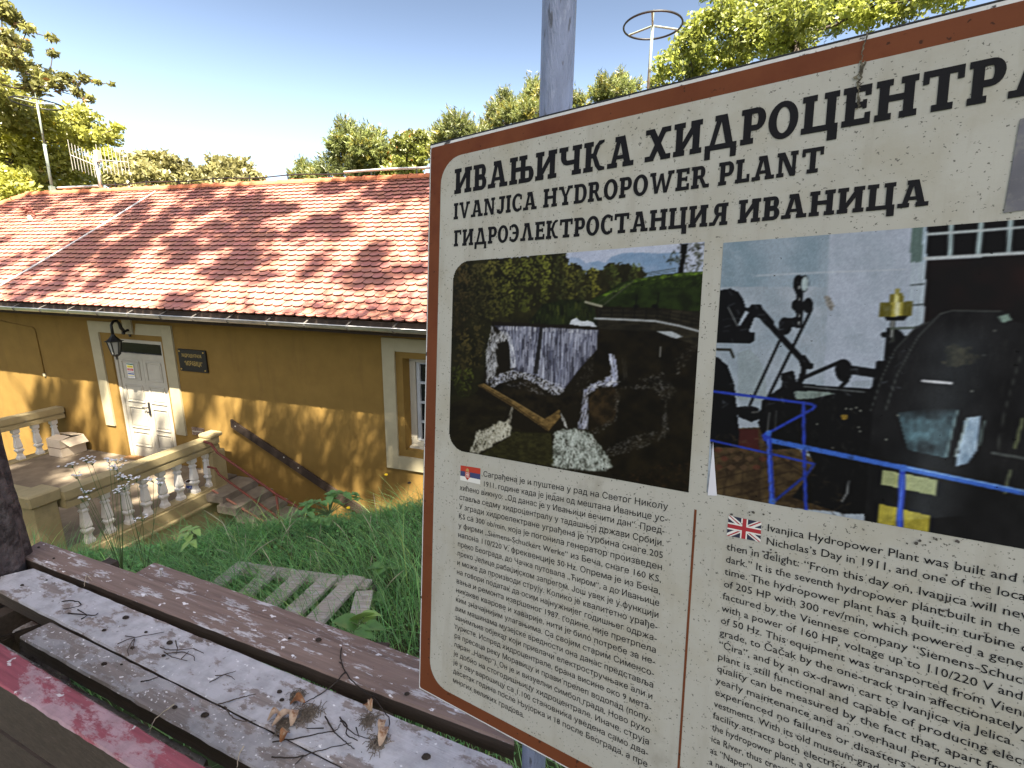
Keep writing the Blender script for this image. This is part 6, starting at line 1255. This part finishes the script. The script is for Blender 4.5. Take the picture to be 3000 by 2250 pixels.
_gp = grass_pts; grass_pts = lambda n, *a: (ub, nb_)
V4, F4_, t4 = blades(n, 0, 0, 0, 0, (.14, .36), .0024, .8); grass_pts = _gp
n = 26000; u, nn_ = grass_pts(n, -6.2, 2.6, 1.0, .4); C = np.stack([u, nn_, GZ(u, nn_) + g.uniform(.01, .085, n)], 1)
V3, F3_, t3 = leaf_quads(C, g.uniform(.007, .016, n), np.ones((n, 3)) * g.uniform(.6, 1.3, (n, 1)) * np.array([[.85, 1.05, .9]]), .9, .8, g)
gv = np.concatenate([V1, V2, V3, V4]); gf = np.concatenate([F1_, F2_ + len(V1), F3_ + len(V1) + len(V2), F4_ + len(V1) + len(V2) + len(V3)])
o = mesh_np('grass', gv, gf, lm_gr, None, tint=np.concatenate([t1, t2, t3, t4])); o.matrix_world = BM; tag(o, 'uneven green grass and clover covering the bank', 'grass', kind='stuff')
# pale seed stalks standing in the grass
w = MB()
for k in range(34):
    px, py = random.uniform(240, 1200), random.uniform(1520, 1780)
    if k < 14: px, py = random.uniform(600, 1000), random.uniform(1600, 1720)
    b = ground_hit(px, py); h = random.uniform(.14, .32); a = random.uniform(0, 6.28); e = np.array([math.cos(a), math.sin(a), 0]) * h * random.uniform(.1, .5)
    w.tube([b + e * 1.5 * t ** 2 + (0, 0, h * (1.15 * t - .2 * t * t)) for t in np.linspace(0, 1, 9)], [.001] * 5 + [.0012, .0019, .0017, .0005], 4, False)
tag(w.build('seed_stalks', mat('pale_straw', (.42, .36, .27), .8, .2, 40), None, None, (0, 0, 0)), 'pale dry seed stalks standing up out of the grass', 'grass', kind='stuff')

# weeds and flowers
def blade_leaf(w, base, d, L_, wd, droop=.3, heart=False, n=7):
    d = np.array(d, float); d /= np.linalg.norm(d); s = np.cross(d, (0, 0, 1)); s /= np.linalg.norm(s) + 1e-9; V = []
    for i in range(n):
        t = i / (n - 1); ww = wd * (math.sin(math.pi * (t ** .62 if heart else t ** .8)) + (.0 if i else .02)); c = base + d * L_ * t - np.array([0, 0, droop * L_ * t * t])
        for k in (-1, -.5, 0, .5, 1): V.append(c + s * ww * k + np.array([0, 0, abs(k) * ww * .25]) - (d * ww * .35 * abs(k) * (1 - t) if heart else 0))
    w.add(V, [(i * 5 + k, i * 5 + k + 1, (i + 1) * 5 + k + 1, (i + 1) * 5 + k) for i in range(n - 1) for k in range(4)])
lm_w = mat('weed_leaf', (.085, .19, .05), .5, .2, 30, spec=.4); lm_w2 = mat('young_leaf', (.22, .36, .10), .45, .15, 30, spec=.4); m_stem = mat('green_stem', (.08, .13, .05), .7, .2); m_petal = mat('white_petal', (.75, .76, .80), .7, .05); m_yel = mat('yellow_petal', (.80, .52, .02), .6, .1)
sb_ = on_z(1045, 1850, -1.40); SE = thing('seedling', 'young heart leaved seedling growing beside the pallet and the far bench', 'plant', (sb_[0], sb_[1], -1.75))
hub = on_z(1048, 1830, -1.25); MB().tube([(hub[0], hub[1], -1.8), hub + np.array([.01, 0, -.1]), hub], [.006, .005, .004], 6).build('stem', m_stem, SE)
camr = ray(1050, 1830); rt, upv = W[:, 0], np.array([0, 0, 1.])
for (x, y, L_, wd, m_, dx, dz) in ((1062, 1806, .10, .05, lm_w2, 0, 1), (1010, 1822, .10, .046, lm_w, -1, .5), (1085, 1798, .10, .022, lm_w2, 1, .25), (1098, 1835, .09, .028, lm_w, 1, -.1), (1070, 1855, .08, .03, lm_w, .6, -.4)):
    c = on_z(x, y, -1.25); dd = rt * dx * .8 + np.array([0, 0, 1]) * dz * .5 - camr * .25; dd[2] = min(dd[2], .45); w = MB()
    blade_leaf(w, c - dd / np.linalg.norm(dd) * L_ * .5, dd, L_, wd, .15, True); w.build('leaf', m_, SE, smooth=True)
    MB().tube([hub, (hub + c) / 2 + np.array([0, 0, .005]), c - dd / np.linalg.norm(dd) * L_ * .48], .0018, 4).build('leaf_stalk', m_stem, SE)
def bush(label, px, py, hgt, n, L_, wd, spread, mat_, seed, d=None):
    b = ground_hit(px, py) if d is None else at(px, py, d); T_ = thing('weed', label, 'plant', tuple(b)); g2 = random.Random(seed); w = MB(); lw = MB()
    for k in range(n):
        a = g2.uniform(0, 6.28); rr = spread * g2.random() ** .6; h = hgt * (1 - .5 * rr / spread) * g2.uniform(.5, 1.05); p = b + np.array([math.cos(a) * rr, math.sin(a) * rr, h]); w.tube([b, (b + p) / 2 + np.array([0, 0, h * .15]), p], [.004, .003, .002], 4, False)
        for j in range(3):
            a2 = a + g2.uniform(-1.5, 1.5); blade_leaf(lw, p, (math.cos(a2), math.sin(a2), g2.uniform(-.1, .5)), L_ * g2.uniform(.6, 1.2), wd * g2.uniform(.7, 1.2), .5)
    w.build('stems', m_stem, T_); lw.build('leaves', mat_, T_, smooth=True); return T_
bush('broad leaved bright green weed at the top of the bank below the wall board', 965, 1505, .17, 26, .075, .028, .20, lm_w, 1, 3.4)
bush('broad leaved dock weed beside the board edge in the grass', 1150, 1720, .14, 9, .10, .04, .2, lm_w, 4)
bush('low round leaved weed in the grass behind the brown plank', 345, 1655, .07, 6, .06, .025, .12, lm_w, 5)
bush('pointed leaved weed at the grass edge below the terrace plinth', 575, 1575, .05, 6, .05, .016, .08, lm_w2, 6, 2.6)
def flower_stem(label, base_px, tops, m_f, kind='umbel', d=None):
    dist = 2.55 if d is None else d; b = at(*base_px, dist); tb_ = toB(b); b[2] = min(b[2], GZ(tb_[0], tb_[1])); T_ = thing('wildflower', label, 'flower', tuple(b), None, 'wildflowers in the grass'); w = MB(); f = MB()
    P_ = [at(x, y, dist * random.uniform(.96, 1.04)) for x, y in tops]; mid = np.mean(P_, 0); fork = b + (mid - b) * .45
    w.tube([b, b + (fork - b) * .5 + np.array([.01, 0, 0]), fork], [.0026, .0022, .0018], 5)
    for p in P_:
        w.tube([fork, (fork + p) / 2 + np.array([random.uniform(-.02, .02), 0, .01]), p], [.0014, .0012, .0009], 4)
        if kind == 'umbel':
            for k in range(9):
                q = p + np.array([random.gauss(0, .012), random.gauss(0, .012), random.uniform(.0, .012)]); w.tube([p - (0, 0, .012), q], .0007, 3, False)
                f.lathe(q, [(.001, -.002), (.0055, .001), (.002, .003)], 5, random.uniform(0, 6))
        else:
            f.lathe(p, [(.002, -.006), (.012, -.002), (.013, .004), (.004, .009)], 9)
    w.build('stem', m_stem, T_); f.build('blossom', m_f, T_); return T_
zq = lambda l: [(x * .3014, 1150 + y * .3014) for x, y in l]
flower_stem('tall branching stems with small white flowers in front of the balustrade', (352, 1590), zq([(835, 655), (895, 685), (700, 705), (1060, 665), (1135, 670), (1105, 715), (740, 815), (1140, 745)]), m_petal)
flower_stem('shorter branching stems with white flowers before the balusters', (395, 1600), zq([(1245, 830), (1185, 820), (1325, 845), (1560, 885), (1490, 850), (1210, 920)]), m_petal)
flower_stem('low white flower heads beside the nearest baluster', (345, 1595), zq([(800, 1040), (855, 960), (1140, 960), (1390, 1225)]), m_petal)
flower_stem('single yellow flower on a tall stem left of the board', (1100, 1497), [(1131, 1391)], m_yel, 'head', 3.3)
flower_stem('low yellow flower on the bank beside the broad weed', (1012, 1505), [(1020, 1488)], m_yel, 'head', 3.2)
flower_stem('small brown flower head close to the board edge', (1190, 1500), [(1199, 1415)], m_twig, 'head', 3.3)
